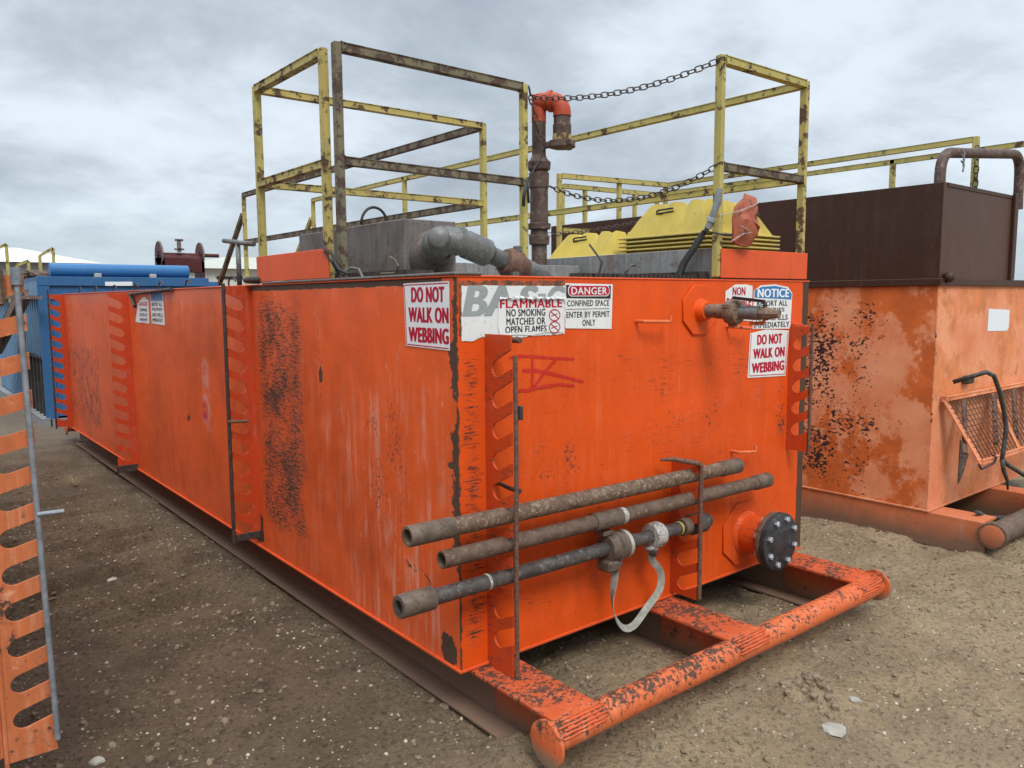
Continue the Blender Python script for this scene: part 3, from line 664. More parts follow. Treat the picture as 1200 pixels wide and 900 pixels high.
# hooks on the front wall
for (xa, za, xb, zb, L2) in ((1.03, 1.405, 1.20, 1.40, .045), (1.735, 1.36, 1.86, 1.35, .04), (1.80, .685, 1.93, .675, .035)):
    m = MB().tube([(xa, .0, za), (xa, -.05, za), (xa+.01, -.058, za), (xb-.01, -.066, zb), (xb, -.066, zb+.004), (xb, -.066, zb+.03)], .0085, 8)
    m.build('hook', 'bumper', T, True)
m = MB().tube([(.19, .0, .76), (.19, -.09, .75), (.20, -.14, .745)], [.008, .009, .012], 8); m.build('hook', 'blackrod', T, True)
m = MB().box(2.34, 2.43, -.03, -.001, 1.335, 1.36, .003).box(2.41, 2.45, -.05, -.001, 1.30, 1.35, .004); m.build('latch', 'fin_front', T)
m = MB().cyl((.165, -.02, 1.355), (.165, -.19, 1.355), .012, 10); m.build('rod_catch', 'rustrod', T, True)
m = MB().box(.155, .172, -.200, -.175, 1.045, 1.10, .003); m.build('rod_catch', 'blackrod', T)

# octagonal doubler pads
def pad(cx, cz, rx, rz, th, skew=.0):
    pts = []
    for k in range(8):
        a = R(22.5+45*k); pts.append((cx+rx*math.cos(a)*1.05, -th/2-.0005, cz+rz*math.sin(a)*1.05+skew*math.cos(a)))
    return MB().poly(pts, (0, 1, 0), th)
p1 = pad(1.50, 1.452, .135, .125, .012).build('valve_pad', 'front', T)
p2 = pad(1.94, .205, .205, .175, .012).build('flange_pad', 'front', T)
for (cx, cz, rx, rz) in ((1.50, 1.452, .135, .125), (1.94, .205, .205, .175)):
    pts = [(cx+rx*math.cos(R(22.5+45*k))*1.05, -.008, cz+rz*math.sin(R(22.5+45*k))*1.05) for k in range(8)]
    MB().tube(pts, .0045, 6, closed=True).build('weld_bead', 'front', T)
# outlet with blind flange
ax = (1.94, -.012, .205)
n1_ = MB().lathe(ax, (0, -1, 0), [(0, .125), (.012, .118), (.02, .106), (.115, .104), (.12, .10)], 36).build('outlet_neck', 'front', T, True)
MB().lathe((1.94, -.13, .205), (0, -1, 0), [(0, .085), (.03, .098), (.045, .10)], 36).build('outlet_collar', 'rusty', n1_, True)
MB().lathe((1.94, -.170, .205), (0, -1, 0), [(0, .150), (.002, .153), (.022, .153), (.024, .150), (.026, .143), (.030, .143), (.032, .150), (.034, .155), (.056, .155), (.059, .150)], 44).build('flange_ring', 'rusty', T, True)
bf = MB().lathe((1.94, -.2045, .205), (0, -1, 0), [(0, .1565), (.026, .1565), (.029, .152), (.030, .10), (.031, .098)], 44).build('blind_flange', 'black', T, True)
for k in range(8):
    a = R(22.5+45*k+5); x, z = 1.94+.124*math.cos(a), .205+.124*math.sin(a)
    MB().lathe((x, -.15, z), (0, -1, 0), [(0, .017), (.02, .017), (.0202, .008), (.084, .008), (.0842, .016), (.100, .016), (.103, .013)], 6).build('bolt', 'bolt', bf)
# upper bleed valve
ax = Vector((1.50, -.012, 1.448)); d = Vector((.07, -1, -.03)).normalized()
MB().lathe(ax, (0, -1, 0), [(0, .062), (.004, .056), (.03, .05), (.045, .046)], 28).build('valve_socket', 'front', T, True)
v1 = MB().lathe(ax+Vector((0, -.03, 0)), d, [(0, .034), (.06, .034), (.062, .036), (.12, .038), (.125, .05), (.13, .058), (.165, .062), (.19, .058), (.2, .042)], 28).build('valve_union', 'valve', T, True)
for a in (30, 150, 270):
    q = ax+d*.185+Vector((math.cos(R(a))*.060, 0, math.sin(R(a))*.060)); MB().box(q.x-.012, q.x+.012, q.y-.022, q.y+.022, q.z-.012, q.z+.012, .004).build('union_lug', 'valve', v1)
MB().lathe(ax+d*.225, d, [(0, .026), (.005, .034), (.10, .034), (.104, .028)], 26).build('valve_nipple', 'galv', v1, True)
MB().lathe(ax+d*.325, d, [(0, .022), (.01, .030), (.035, .032), (.06, .028), (.075, .022), (.105, .020)], 8).build('valve_body', 'valve', v1, True)
q = ax+d*.355
MB().cyl(q+Vector((0, 0, .02)), q+Vector((0, 0, .055)), .010, 12).bar(q+Vector((-.01, .0, .057)), q+Vector((-.05, .14, .075)), .018, .006).build('valve_handle', 'blackrod', v1)
MB().tube([q+Vector((0, 0, -.025)), q+Vector((.02, .02, -.045)), q+Vector((0, .08, -.05))], .009, 8).build('valve_drain', 'bumper', v1, True)

# kick plates
MB().box(-.004, .004, 1.09, 2.03, H_+.022, H_+.168, .002).build('kick_plate', 'kick', T)
MB().box(1.675, 2.492, -.004, .004, H_+.016, H_+.166, .002).build('kick_plate', 'kick', T)
# hopper box on deck
m = MB(); m.box(.30, .61, .87, 2.11, H_+.02, 1.912, .004); hb = m.build('hopper_box', 'steelbox', T)
MB().box(.62, 1.60, .98, 1.42, H_+.007, 1.71, .003).build('deck_box', 'plate', T)
# raised walkway trough on the right
m = MB(); m.box(1.675, 1.683, .02, 1.78, H_+.012, 1.772, .002); m.box(1.683, 2.46, 1.772, 1.78, H_+.012, 1.772); m.box(1.6835, 2.46, .05, 1.7715, 1.752, 1.766)
m.build('walkway_platform', 'plate', T)

# galvanised pump fitting in front of the hopper
cen = Vector((.30, .57, 1.775))
g1 = MB().lathe((.45, .868, 1.735), (-.42, -.9, .10), [(-.03, .124), (.012, .126), (.02, .120), (.10, .106), (.15, .088), (.16, .078), (.30, .074)], 40).build('discharge_cone', 'steelbox', T, True)  # darker steel than the galvanised parts, to paint in the shadow on the cone
MB().tube([(.335, .64, 1.760), (.305, .59, 1.770), (.30, .555, 1.778), (.33, .53, 1.785), (.39, .515, 1.779)], [.072, .073, .071, .066, .061], 28).build('elbow_bend', 'galv', g1, True)
MB().lathe((.31, .56, 1.780), (-.62, -.76, .10), [(0, .050), (.02, .054), (.022, .068), (.040, .068), (.042, .053), (.095, .051), (.118, .043), (.128, .028), (.132, .010)], 36).build('clean_out_cap', 'galv', g1, True)
dd = Vector((.955, -.0, -.295)).normalized(); s0 = Vector((.36, .515, 1.788))
prof = [(0, .060), (.004, .069), (.026, .069), (.030, .061), (.060, .061), (.062, .066), (.185, .066), (.187, .062), (.215, .046), (.217, .043), (.30, .042)]
MB().lathe(s0, dd, prof, 30).build('reducer', 'galv', g1, True)
hu = MB().lathe(s0+dd*.295, dd, [(0, .042), (.005, .060), (.03, .074), (.085, .076), (.105, .060), (.14, .056), (.22, .040), (.30, .034), (.46, .026)], 28).build('hammer_union', 'rusty', g1, True)
for a in (20, 140, 260):
    uq = dd.cross(Vector((0, 1, 0))).normalized(); vq = dd.cross(uq)
    q = s0+dd*.345+(uq*math.cos(R(a))+vq*math.sin(R(a)))*.078
    MB().box(q.x-.02, q.x+.02, q.y-.016, q.y+.016, q.z-.016, q.z+.016, .005).build('union_lug', 'galv', hu)
MB().lathe(s0+dd*.42, dd, [(0, .057), (.1, .050), (.19, .035), (.34, .022)], 24).build('outlet_nozzle', 'galv', g1, True)

# stand pipe with goose neck
SPX, SPY = 1.345, 1.06
sp = MB().lathe((SPX, SPY, H_+.01), (0, 0, 1), [(0, .046), (.22, .046), (.225, .060), (.27, .062), (.275, .052), (.31, .05), (.314, .066), (.345, .070), (.35, .055), (.42, .053), (.55, .053), (.555, .058), (.64, .060), (.645, .048), (.66, .066), (.70, .070), (.72, .05), (.74, .042)], 28).build('stand_pipe', 'ironpipe', T, True)
MB().lathe((SPX, SPY, H_+.74), (0, 0, 1), [(0, .041), (.20, .041)], 26).build('stand_pipe_middle', 'ironpipe', sp, True)
MB().lathe((SPX, SPY, H_+.94), (0, 0, 1), [(0, .043), (.10, .043), (.102, .046), (.11, .046), (.112, .043), (.150, .043), (.155, .036)], 26).build('stand_pipe_top', 'redpipe', sp, True)
gd = Vector((.55, -.83, 0)).normalized(); A = Vector((SPX, SPY, 2.655)); pts = [A, A+gd*.07]
cc = A+gd*.085+Vector((0, 0, 0))
arc = [A+gd*(.07+.07*math.sin(R(a)))+Vector((0, 0, .0+.07*(math.cos(R(a))-1))) for a in range(0, 91, 15)]
MB().tube([A]+arc+[arc[-1]-Vector((0, 0, .02))], .052, 22).lathe(A+gd*.06, gd, [(0, .052), (.0, .062), (.022, .062), (.022, .052)], 22).build('goose_neck', 'redpipe', sp, True)
B = arc[-1]-Vector((0, 0, .02))
MB().lathe(B, (0, 0, -1), [(0, .054), (.004, .049), (.045, .049), (.05, .054), (.10, .053)], 26).build('goose_neck_drop', 'ironpipe', sp, True)
MB().lathe(B-Vector((0, 0, .10)), (0, 0, -1), [(0, .052), (.012, .056), (.035, .055)], 26).build('painted_band', 'yel2', sp, True)
fl = MB().lathe(B-Vector((0, 0, .136)), (0, 0, -1), [(0, .06), (.004, .076), (.04, .078), (.046, .06)], 26); 
for a in (20, 140, 260): fl.box(B.x+.083*math.cos(R(a))-.018, B.x+.083*math.cos(R(a))+.018, B.y+.083*math.sin(R(a))-.018, B.y+.083*math.sin(R(a))+.018, B.z-.178, B.z-.145, .004)
fl.build('union_nut', 'ironpipe', sp, True)

# handrails: each post and rail its own part
S = .040; TOP = 2.715; MID = 2.185
def rail(p0, p1, mat='yel', name='rail', s=S): return MB().bar(p0, p1, s, s, bev=.004).build(name, mat, T)
def post(x, y, z0=H_+.02, z1=TOP+.02, mat='yel', s=S): return rail((x, y, z0), (x, y, z1), mat, 'rail_post', s)
post(.03, 2.01, mat='yel'); post(.03, 1.150, mat='yel2'); post(.04, 1.025, H_+.02, mat='yeldark'); post(1.215, 1.045, mat='yel', z0=H_+.11)
post(1.64, 2.0); post(1.672, .025, mat='yel', z1=TOP+.02); post(2.455, .025, mat='yel2')
rail((.03, 1.99, TOP), (.03, 1.170, TOP), 'yel2'); rail((.03, 1.99, MID), (.03, 1.170, MID), 'yel2')
rail((.05, 2.01, TOP), (1.62, 2.0, TOP), 'yel2'); rail((.05, 2.01, MID), (1.62, 2.0, MID), 'yel2')
rail((.06, 1.025, TOP), (1.195, 1.047, TOP), 'yeldark', s=.042); rail((.06, 1.025, MID), (1.195, 1.047, MID), 'yeldark')
rail((1.64, 2.02, TOP), (1.62, 6.53, TOP), 'yeldark'); rail((1.64, 2.02, MID), (1.62, 6.53, MID), 'yeldark')
post(1.62, 6.55, H_)
rail((1.692, .025, TOP), (2.435, .025, TOP)); rail((1.692, .025, MID), (2.435, .025, MID), 'yeldark')
rail((2.455, .045, TOP), (2.455, 6.5, TOP)); rail((2.455, .045, MID), (2.455, 6.5, MID))
for y in (2.32, 4.4, 6.52): post(2.455, y, H_)
rail((1.62, 6.60, 2.50), (1.62, 7.5, 1.72), 'yeldark'); rail((2.455, 6.57, 2.50), (2.455, 7.45, 1.72), 'yel')
# bolt-on hooks along the far top edge
for k, y in enumerate((2.55, 3.45, 4.15, 4.9, 5.7, 6.5, 7.3)):
    y0 = y
    m = MB().tube([(.01, y0, 1.60), (.01, y0, 1.635), (.012, y0-.02, 1.66), (.014, y0-.06, 1.668), (.014, y0-.10, 1.655), (.014, y0-.115, 1.635)], .006, 7)
    m.build('line_hook', 'blackrod', T, True)
MB().tube([(.03, 1.0, 1.64), (.05, .96, 1.67), (.05, .88, 1.66), (.06, .86, 1.62)], .007, 8).build('line_hook', 'galv', T, True)
MB().tube([(.03, .63, 1.63), (.04, .52, 1.63), (.035, .49, 1.66), (.03, .51, 1.69), (.03, .55, 1.70)], .006, 8).build('line_hook', 'collar', T, True)
MB().tube([(.95, .02, 1.61), (.96, -.005, 1.64), (.985, -.005, 1.665), (1.01, -.005, 1.665)], .006, 8).build('line_hook', 'hosegrey', T, True)
MB().tube([(.80, .02, 1.61), (.81, .01, 1.68), (.82, .10, 1.76)], .005, 8).build('tie_wire', 'rubber', T, True)
MB().lathe((-.03, 2.15, 1.635), (.25, -.97, .0), [(0, .016), (.05, .022), (.09, .024), (.25, .016), (.26, .010)], 12).build('rod_grip', 'blackrod', T, True)

# stickers -------------------------------------------------------
FX, FZ = (1, 0, 0), (0, 0, 1)
def fpt(u, z, y): return (u, y, z)
def front_sign(poly, mat, label, y=-.0025, th=.0012):
    o = MB().poly([(u, y, z) for u, z in poly], (0, 1, 0), th).build('warning_sign', mat, T); o['label'] = label; return o
def side_sign(poly, mat, label, x=-.0025, th=.0012):
    o = MB().poly([(x, u, z) for u, z in poly], (1, 0, 0), th).build('warning_sign', mat, T); o['label'] = label; return o
def jag(pts, amp, seed, step=.012):
    rs = random.Random(seed); o = []
    for i, p in enumerate(pts):
        q = pts[(i+1) % len(pts)]; n_ = max(1, int(math.hypot(q[0]-p[0], q[1]-p[1])/step))
        for k in range(n_): o.append((p[0]+(q[0]-p[0])*k/n_+rs.uniform(-amp, amp), p[1]+(q[1]-p[1])*k/n_+rs.uniform(-amp, amp)))
    return o
def ft(txt, x0, x1, z0, z1, mat, par, y=-.0038, bold=.025, **k):
    return text_obj('lettering', txt, (x0, y, z0), FX, FZ, x1-x0, z1-z0, mat, par, bold, **k)
def stt(txt, y0, y1, z0, z1, mat, par, x=-.0038, bold=.025, **k):
    return text_obj('lettering', txt, (x, y0, z0), (0, -1, 0), FZ, y0-y1, z1-z0, mat, par, bold, **k)
# 1 old company board
s = front_sign(jag([(.012, 1.585), (.012, 1.375), (.025, 1.352), (.08, 1.348), (.125, 1.362), (.16, 1.352), (.57, 1.362), (.574, 1.592)], .0035, 3), 'oldsticker', 'large peeling white sign with grey slanted lettering')
for ch, a, b, sh in (('B', .024, .152, .22), ('A', .128, .290, .12), ('S', .300, .420, .22), ('C', .462, .574, .22)): ft(ch, a, b, 1.447, 1.568, 'greyink', s, y=-.0038-.0004*('BASC'.index(ch) % 2), shear=sh, bold=.03)
ft('-', .418, .462, 1.517, 1.535, 'greyink', s, bold=.03)
# 2 flammable
s = front_sign(jag([(.205, 1.510), (.200, 1.40), (.212, 1.366), (.30, 1.366), (.38, 1.362), (.46, 1.372), (.560, 1.368), (.566, 1.512)], .001, 5, .05), 'sticker', 'white FLAMMABLE sign with two no-smoking symbols and a torn top', -.0055)
ft('FLAMMABLE', .210, .552, 1.477, 1.513, 'redink', s, -.0068, .022)
ft('NO SMOKING', .243, .455, 1.442, 1.472, 'blackink', s, -.0068, .02); ft('MATCHES OR', .243, .455, 1.407, 1.436, 'blackink', s, -.0068, .02); ft('OPEN FLAMES', .237, .463, 1.374, 1.402, 'blackink', s, -.0068, .02, cut=(.12, 1))
m = MB()
for cx, cz in ((.508, 1.444), (.508, 1.392)):
    m.tube([(cx+.031*math.cos(R(a)), -.0068, cz+.024*math.sin(R(a))) for a in range(0, 360, 20)], .0022, 5, closed=True)
    m.bar((cx-.022, -.0068, cz+.015), (cx+.022, -.0068, cz-.015), .003, .003, bev=0)
    m.bar((cx-.02, -.0068, cz-.004), (cx+.016, -.0068, cz+.006), .002, .003, bev=0)
m.build('prohibition_symbol', 'redink', s)
rs = random.Random(8); m = MB(); prev = None
for k in range(25):   # curled torn strip over the top of the sheet
    x = .203+k*.015; a = (Vector((x, -.006, 1.514+rs.uniform(-.002, .003))), Vector((x+rs.uniform(-.003, .003), -.010-rs.uniform(.002, .010), 1.522+rs.uniform(-.003, .004))), Vector((x, -.012-rs.uniform(.002, .012), 1.516+rs.uniform(-.006, .004))))
    if prev:
        for j in range(2): m.quad(prev[j], a[j], a[j+1], prev[j+1])
    prev = a
m.build('torn_edge', 'oldsticker', s)
# 3 danger
s = front_sign([(.574, 1.580), (.574, 1.385), (.862, 1.374), (.868, 1.577)], 'sticker', 'DANGER confined space sign with black header')
MB().poly([(x, -.0038, z) for x, z in ((.578, 1.573), (.578, 1.516), (.853, 1.512), (.855, 1.570))], (0, 1, 0), .0008).build('sign_header', 'blackink', s)
def rrect(x0, x1, z0, z1, r, y, th): 
    pts = []
    for cx, cz, a0 in ((x1-r, z1-r, 0), (x0+r, z1-r, 90), (x0+r, z0+r, 180), (x1-r, z0+r, 270)):
        for k in range(7): a = R(a0+15*k); pts.append((cx+r*math.cos(a), y, cz+r*math.sin(a)))
    return MB().poly(pts, (0, 1, 0), th)
rrect(.588, .846, 1.523, 1.573, .022, -.0048, .0006).build('sign_border', 'whiteink', s)
rrect(.592, .842, 1.5265, 1.5695, .019, -.0055, .0006).build('sign_oval', 'redink', s)
ft('DANGER', .607, .828, 1.5315, 1.563, 'whiteink', s, -.0063, .01)
ft('CONFINED SPACE', .584, .845, 1.480, 1.506, 'blackink', s, bold=.015); ft('ENTER BY PERMIT', .580, .848, 1.430, 1.456, 'blackink', s, bold=.015); ft('ONLY', .676, .757, 1.393, 1.420, 'blackink', s, bold=.015)
MB().bar((.580, -.0038, 1.468), (.846, -.0038, 1.468), .0025, .0012, bev=0).build('sign_line', 'blackink', s)
# 4 webbing sign left wall
def webbing_sign(mk, tx, a0, a1, z0, z1, sg, mat_label):
    s = mk([(a0, z1), (a0-sg*.002, z0), (a1, z0+.003), (a1, z1-.002)], 'sticker', mat_label)
    return s
s = side_sign([(.385, 1.582), (.375, 1.318), (.045, 1.312), (.042, 1.585)], 'sticker', 'DO NOT WALK ON WEBBING sign at the near corner of the side wall')
m = MB()
for a, b in (((.378, 1.575), (.368, 1.325)), ((.368, 1.325), (.05, 1.320)), ((.378, 1.575), (.05, 1.578))): m.bar((-.0035, a[0], a[1]), (-.0035, b[0], b[1]), .004, .001, up=(1, 0, 0), bev=0)
m.build('sign_frame', 'redink', s)
stt('DO NOT', .325, .075, 1.503, 1.565, 'redink', s, bold=.045); stt('WALK ON', .350, .048, 1.420, 1.482, 'redink', s, bold=.045); stt('WEBBING', .352, .048, 1.337, 1.399, 'redink', s, bold=.045)
# 5 non potable water
s = front_sign([(1.715, 1.545), (1.715, 1.40), (1.955, 1.385), (1.955, 1.575), (1.90, 1.583), (1.80, 1.582)], 'sticker', 'NON POTABLE WATER sign behind the bleed valve')
ft('NON', 1.775, 1.89, 1.525, 1.568, 'redink', s, bold=.03); ft('POTABLE', 1.725, 1.945, 1.468, 1.510, 'redink', s, bold=.03); ft('WATER', 1.74, 1.93, 1.41, 1.452, 'redink', s, bold=.03)
# 6 notice
s = front_sign([(1.968, 1.548), (1.965, 1.342), (2.335, 1.332), (2.345, 1.535), (2.30, 1.57), (2.17, 1.585), (2.03, 1.578)], 'sticker', 'NOTICE report all injuries sign with blue header')
MB().poly([(x, -.0038, z) for x, z in ((1.975, 1.552), (1.975, 1.512), (2.335, 1.50), (2.337, 1.532), (2.295, 1.562), (2.17, 1.576), (2.04, 1.570))], (0, 1, 0), .0008).build('sign_header', 'blueink', s)
ft('NOTICE', 2.00, 2.31, 1.513, 1.560, 'whiteink', s, -.0048, .03)
for k, l in enumerate(('REPORT ALL', 'INJURIES', 'AND SPILLS', 'IMMEDIATELY')): ft(l, (2.0, 2.03, 1.99, 1.975)[k], (2.30, 2.27, 2.305, 2.325)[k], 1.465-k*.040, 1.495-k*.040, 'blackink', s, bold=.02)
# 7 second webbing sign on front
s = front_sign([(1.945, 1.318), (1.93, 1.075), (2.30, 1.062), (2.325, 1.322), (2.10, 1.335)], 'sticker', 'DO NOT WALK ON WEBBING sign below the blue notice')
m = MB()
for a, b in (((1.955, 1.312), (1.942, 1.085)), ((1.942, 1.085), (2.292, 1.073)), ((2.292, 1.073), (2.313, 1.314))): m.bar((a[0], -.0035, a[1]), (b[0], -.0035, b[1]), .004, .001, up=(0, 1, 0), bev=0)
m.build('sign_frame', 'redink', s)
ft('DO NOT', 2.01, 2.255, 1.252, 1.308, 'redink', s, bold=.045); ft('WALK ON', 1.975, 2.285, 1.176, 1.232, 'redink', s, bold=.045); ft('WEBBING', 1.965, 2.285, 1.097, 1.153, 'redink', s, bold=.045)
# 8, 9 small pair far along the side wall
s = side_sign(jag([(4.77, 1.50), (4.88, 1.335), (4.435, 1.33), (4.43, 1.52), (4.55, 1.555)], .002, 4, .06), 'sticker', 'smaller torn red and white sign far along the side wall')
stt('DANGER', 4.74, 4.46, 1.475, 1.51, 'pinkink', s, bold=.03)
for k, l in enumerate(('CONFINED', 'ENTER BY', 'PERMIT')): stt(l, 4.72, 4.48, 1.43-k*.042, 1.455-k*.042, 'blackink', s, bold=.02)
s = side_sign([(4.36, 1.600), (4.36, 1.335), (3.985, 1.325), (3.995, 1.598)], 'sticker', 'blue headed notice far along the side wall')
MB().poly([(-.0038, y, z) for y, z in ((4.35, 1.592), (4.35, 1.515), (4.005, 1.513), (4.005, 1.590))], (1, 0, 0), .0008).build('sign_header', 'bluepale', s)
stt('NOTICE', 4.31, 4.03, 1.53, 1.575, 'blueink', s, x=-.005, bold=.02)
for k, l in enumerate(('REPORT ALL', 'INJURIES', 'AND SPILLS', 'IMMEDIATELY')): stt(l, 4.33, 4.03, 1.475-k*.042, 1.503-k*.042, 'blackink', s, bold=.02)
# graffiti marks, brush strokes of marker paint
def stroke(m, pts, w0, y=-.0012):
    P_ = [Vector((x, y, z)) for x, z in pts]; rs = random.Random(int(w0*1e5)+len(pts)); up, dn = [], []
    Q = []
    for a, b in zip(P_, P_[1:]):
        for k in range(8): Q.append(a.lerp(b, k/8))
    Q.append(P_[-1]); n_ = len(Q)
    for i, p in enumerate(Q):
        d_ = (Q[min(n_-1, i+1)]-Q[max(0, i-1)]).normalized(); nn = Vector((-d_.z, 0, d_.x)); wv = w0*(.75+.4*mn.noise((i*.7, w0*90, 0)))*(1 if 0 < i < n_-1 else .45)
        up.append(m.b.verts.new(p+nn*wv)); dn.append(m.b.verts.new(p-nn*wv))
    for i in range(n_-1): m.b.faces.new((up[i], up[i+1], dn[i+1], dn[i]))
m = MB()
stroke(m, [(.262, 1.272), (.32, 1.276), (.38, 1.272), (.50, 1.258), (.632, 1.247)], .0085, -.0012)
stroke(m, [(.330, 1.215), (.40, 1.212), (.49, 1.192), (.60, 1.165), (.69, 1.140)], .0095, -.0016)
stroke(m, [(.385, 1.262), (.388, 1.20), (.383, 1.135)], .008, -.0020)
stroke(m, [(.520, 1.250), (.46, 1.205), (.385, 1.130)], .0095, -.0024)
stroke(m, [(.280, 1.134), (.36, 1.130), (.44, 1.138), (.54, 1.142), (.632, 1.128)], .0085, -.0028)
o = m.build('graffiti', 'graf', T); o['label'] = 'red marker strokes on the front wall'
# hanging bar on the far top edge
MB().cyl((-.02, 4.95, 1.575), (-.02, 3.70, 1.603), .013, 10).cyl((-.02, 4.93, 1.575), (-.02, 4.80, 1.47), .016, 10).build('edge_bar', 'blackrod', T, True)

# ------------------------------------------------------------------ loose pipes racked in the webbing
def pipe_thing(name, p0, p1, r, mat, lab, coll):
    t = thing(name, p0, lab, 'pipe', 'pipes racked across the front of the orange tank')
    p0 = Vector(p0); p1 = Vector(p1); d = (p1-p0).normalized()
    m = MB(); m.pipe(p0, p1, r, r-.007, 28); m.build('pipe_body', mat, t, True)
    for a, ln, rr2, mt in coll:
        q = p0+d*a
        m = MB(); m.lathe(q, d, [(0, rr2*.90), (.0, rr2*.96), (.004, rr2), (ln-.004, rr2), (ln, rr2*.96), (ln, rr2*.90)], 30); 
        # ring, open through the middle
        b = MB(); n2 = 30
        prof = [(0, r-.002), (0, rr2-.002), (.003, rr2), (ln-.003, rr2), (ln, rr2-.002), (ln, r-.002)]
        m.b.free(); u = d.cross(Vector((0, 0, 1))).normalized(); w2 = d.cross(u)
        rings = [[b.b.verts.new(q+d*tt+(u*math.cos(k*2*math.pi/n2)+w2*math.sin(k*2*math.pi/n2))*rad) for k in range(n2)] for tt, rad in prof]
        for A_, B_ in zip(rings, rings[1:]+rings[:1]):
            for k in range(n2): b.b.faces.new((A_[k], A_[(k+1) % n2], B_[(k+1) % n2], B_[k]))
        b.build('coupling', mt, t, True)
    return t
YP = -.115
pA = pipe_thing('steel_pipe', (-.312, YP, .655), (1.70, YP, .638), .0355, 'rustpipe', 'rusty mottled steel pipe, topmost of the three across the front wall', [(0, .20, .040, 'collar'), (1.865, .15, .040, 'collar')])
pB = pipe_thing('steel_pipe', (-.165, YP, .535), (1.975, YP, .520), .0345, 'rustpipe2', 'rusty brown steel pipe, middle of the three across the front wall', [(.80, .17, .041, 'collar'), (2.02, .125, .040, 'collar'), (0.965, .035, .038, 'clamp')])
pC = pipe_thing('steel_pipe', (-.355, YP, .400), (1.46, YP, .390), .0315, 'steelpipe', 'dark grey steel pipe with thick end collar, lowest of the three across the front wall', [(0, .145, .045, 'collar'), (.40, .012, .0335, 'clamp'), (1.60, .05, .043, 'collar'), (1.67, .10, .052, 'steelpipe')])
MB().lathe((1.22, YP, .391), (1, 0, -.005), [(0, .031), (0.0, .0335), (.009, .0335), (.009, .031)], 28).build('painted_band', 'yelmold', pC, True)
m = MB().lathe((.715, YP, .395), (1, 0, 0), [(0, .040), (.002, .058), (.045, .066), (.05, .075), (.055, .066), (.105, .066), (.108, .045)], 30)
m.box(.70, .78, YP-.045, YP+.045, .290, .345, .012).box(.69, .75, YP-.02, YP+.05, .455, .48, .006)
m.build('hammer_union', 'collar', pC, True)
MB().lathe((.815, YP, .395), (1, 0, 0), [(0, .045), (.001, .064), (.014, .067), (.028, .064), (.03, .045)], 30).build('union_ring', 'clamp', pC, True)
m = MB().lathe((1.015, YP, .392), (1, 0, 0), [(0, .040), (.002, .056), (.02, .062), (.055, .062), (.07, .056), (.071, .040)], 30); m.box(1.0, 1.05, YP-.03, YP+.03, .318, .345, .010)
m.build('pipe_clamp', 'clamp', pC, True)
# strap hanging between two shackles
SL = thing('lifting_strap', (.90, YP, 0), 'grey fabric strap hanging in a loop from the lowest pipe', 'strap')
def ribbon(m, pts, w_, nrm, th=.004):
    P_ = [Vector(p) for p in pts]; Q = []
    n_ = len(P_)
    def cr(i, t):
        p0, p1, p2, p3 = P_[max(0, i-1)], P_[i], P_[min(n_-1, i+1)], P_[min(n_-1, i+2)]
        return .5*((2*p1)+(-p0+p2)*t+(2*p0-5*p1+4*p2-p3)*t*t+(-p0+3*p1-3*p2+p3)*t**3)
    N = []
    for i in range(n_-1):
        for k in range(6): Q.append(cr(i, k/6)); N.append(Vector(nrm[i]).lerp(Vector(nrm[i+1]), k/6))
    Q.append(P_[-1]); N.append(Vector(nrm[-1]))
    prev = None
    for i, p in enumerate(Q):
        d_ = (Q[min(len(Q)-1, i+1)]-Q[max(0, i-1)]).normalized(); a = N[i]; a = (a-d_*a.dot(d_)).normalized(); b = d_.cross(a)
        c = [m.b.verts.new(p+b*sx*w_/2+a*sz*th/2) for sx, sz in ((-1, -1), (1, -1), (1, 1), (-1, 1))]
        if prev:
            for k in range(4): m.b.faces.new((prev[k], prev[(k+1) % 4], c[(k+1) % 4], c[k]))
        else: m.b.faces.new(c)
        prev = c
    m.b.faces.new(list(reversed(prev)))
m = MB(); ribbon(m, [(.785, YP, .315), (.765, YP-.01, .24), (.752, YP-.01, .15), (.775, YP-.01, .06), (.83, YP-.01, -.005), (.90, YP-.01, -.010), (1.00, YP, .045), (1.09, YP, .115), (1.095, YP, .20), (1.035, YP, .27), (1.022, YP, .312)],
    .034, [(1, .6, 0), (1, .3, 0), (.9, -.5, 0), (.8, -.8, .3), (.3, -1, .6), (0, -.8, .8), (-.3, -.9, .6), (-.9, -.6, 0), (-.7, -.9, 0), (-.4, -1, 0), (0, -1, 0)])
m.build('strap_webbing', 'strap', SL, True)
MB().lathe((.775, YP-.03, .318), (.5, 1, .1), [(0, .012), (.004, .018), (.055, .018), (.06, .012)], 14).build('shackle', 'galv', SL, True)
MB().lathe((1.005, YP-.03, .318), (.8, .6, .1), [(0, .014), (.004, .019), (.04, .019), (.045, .012)], 14).build('shackle', 'blackrod', SL, True)

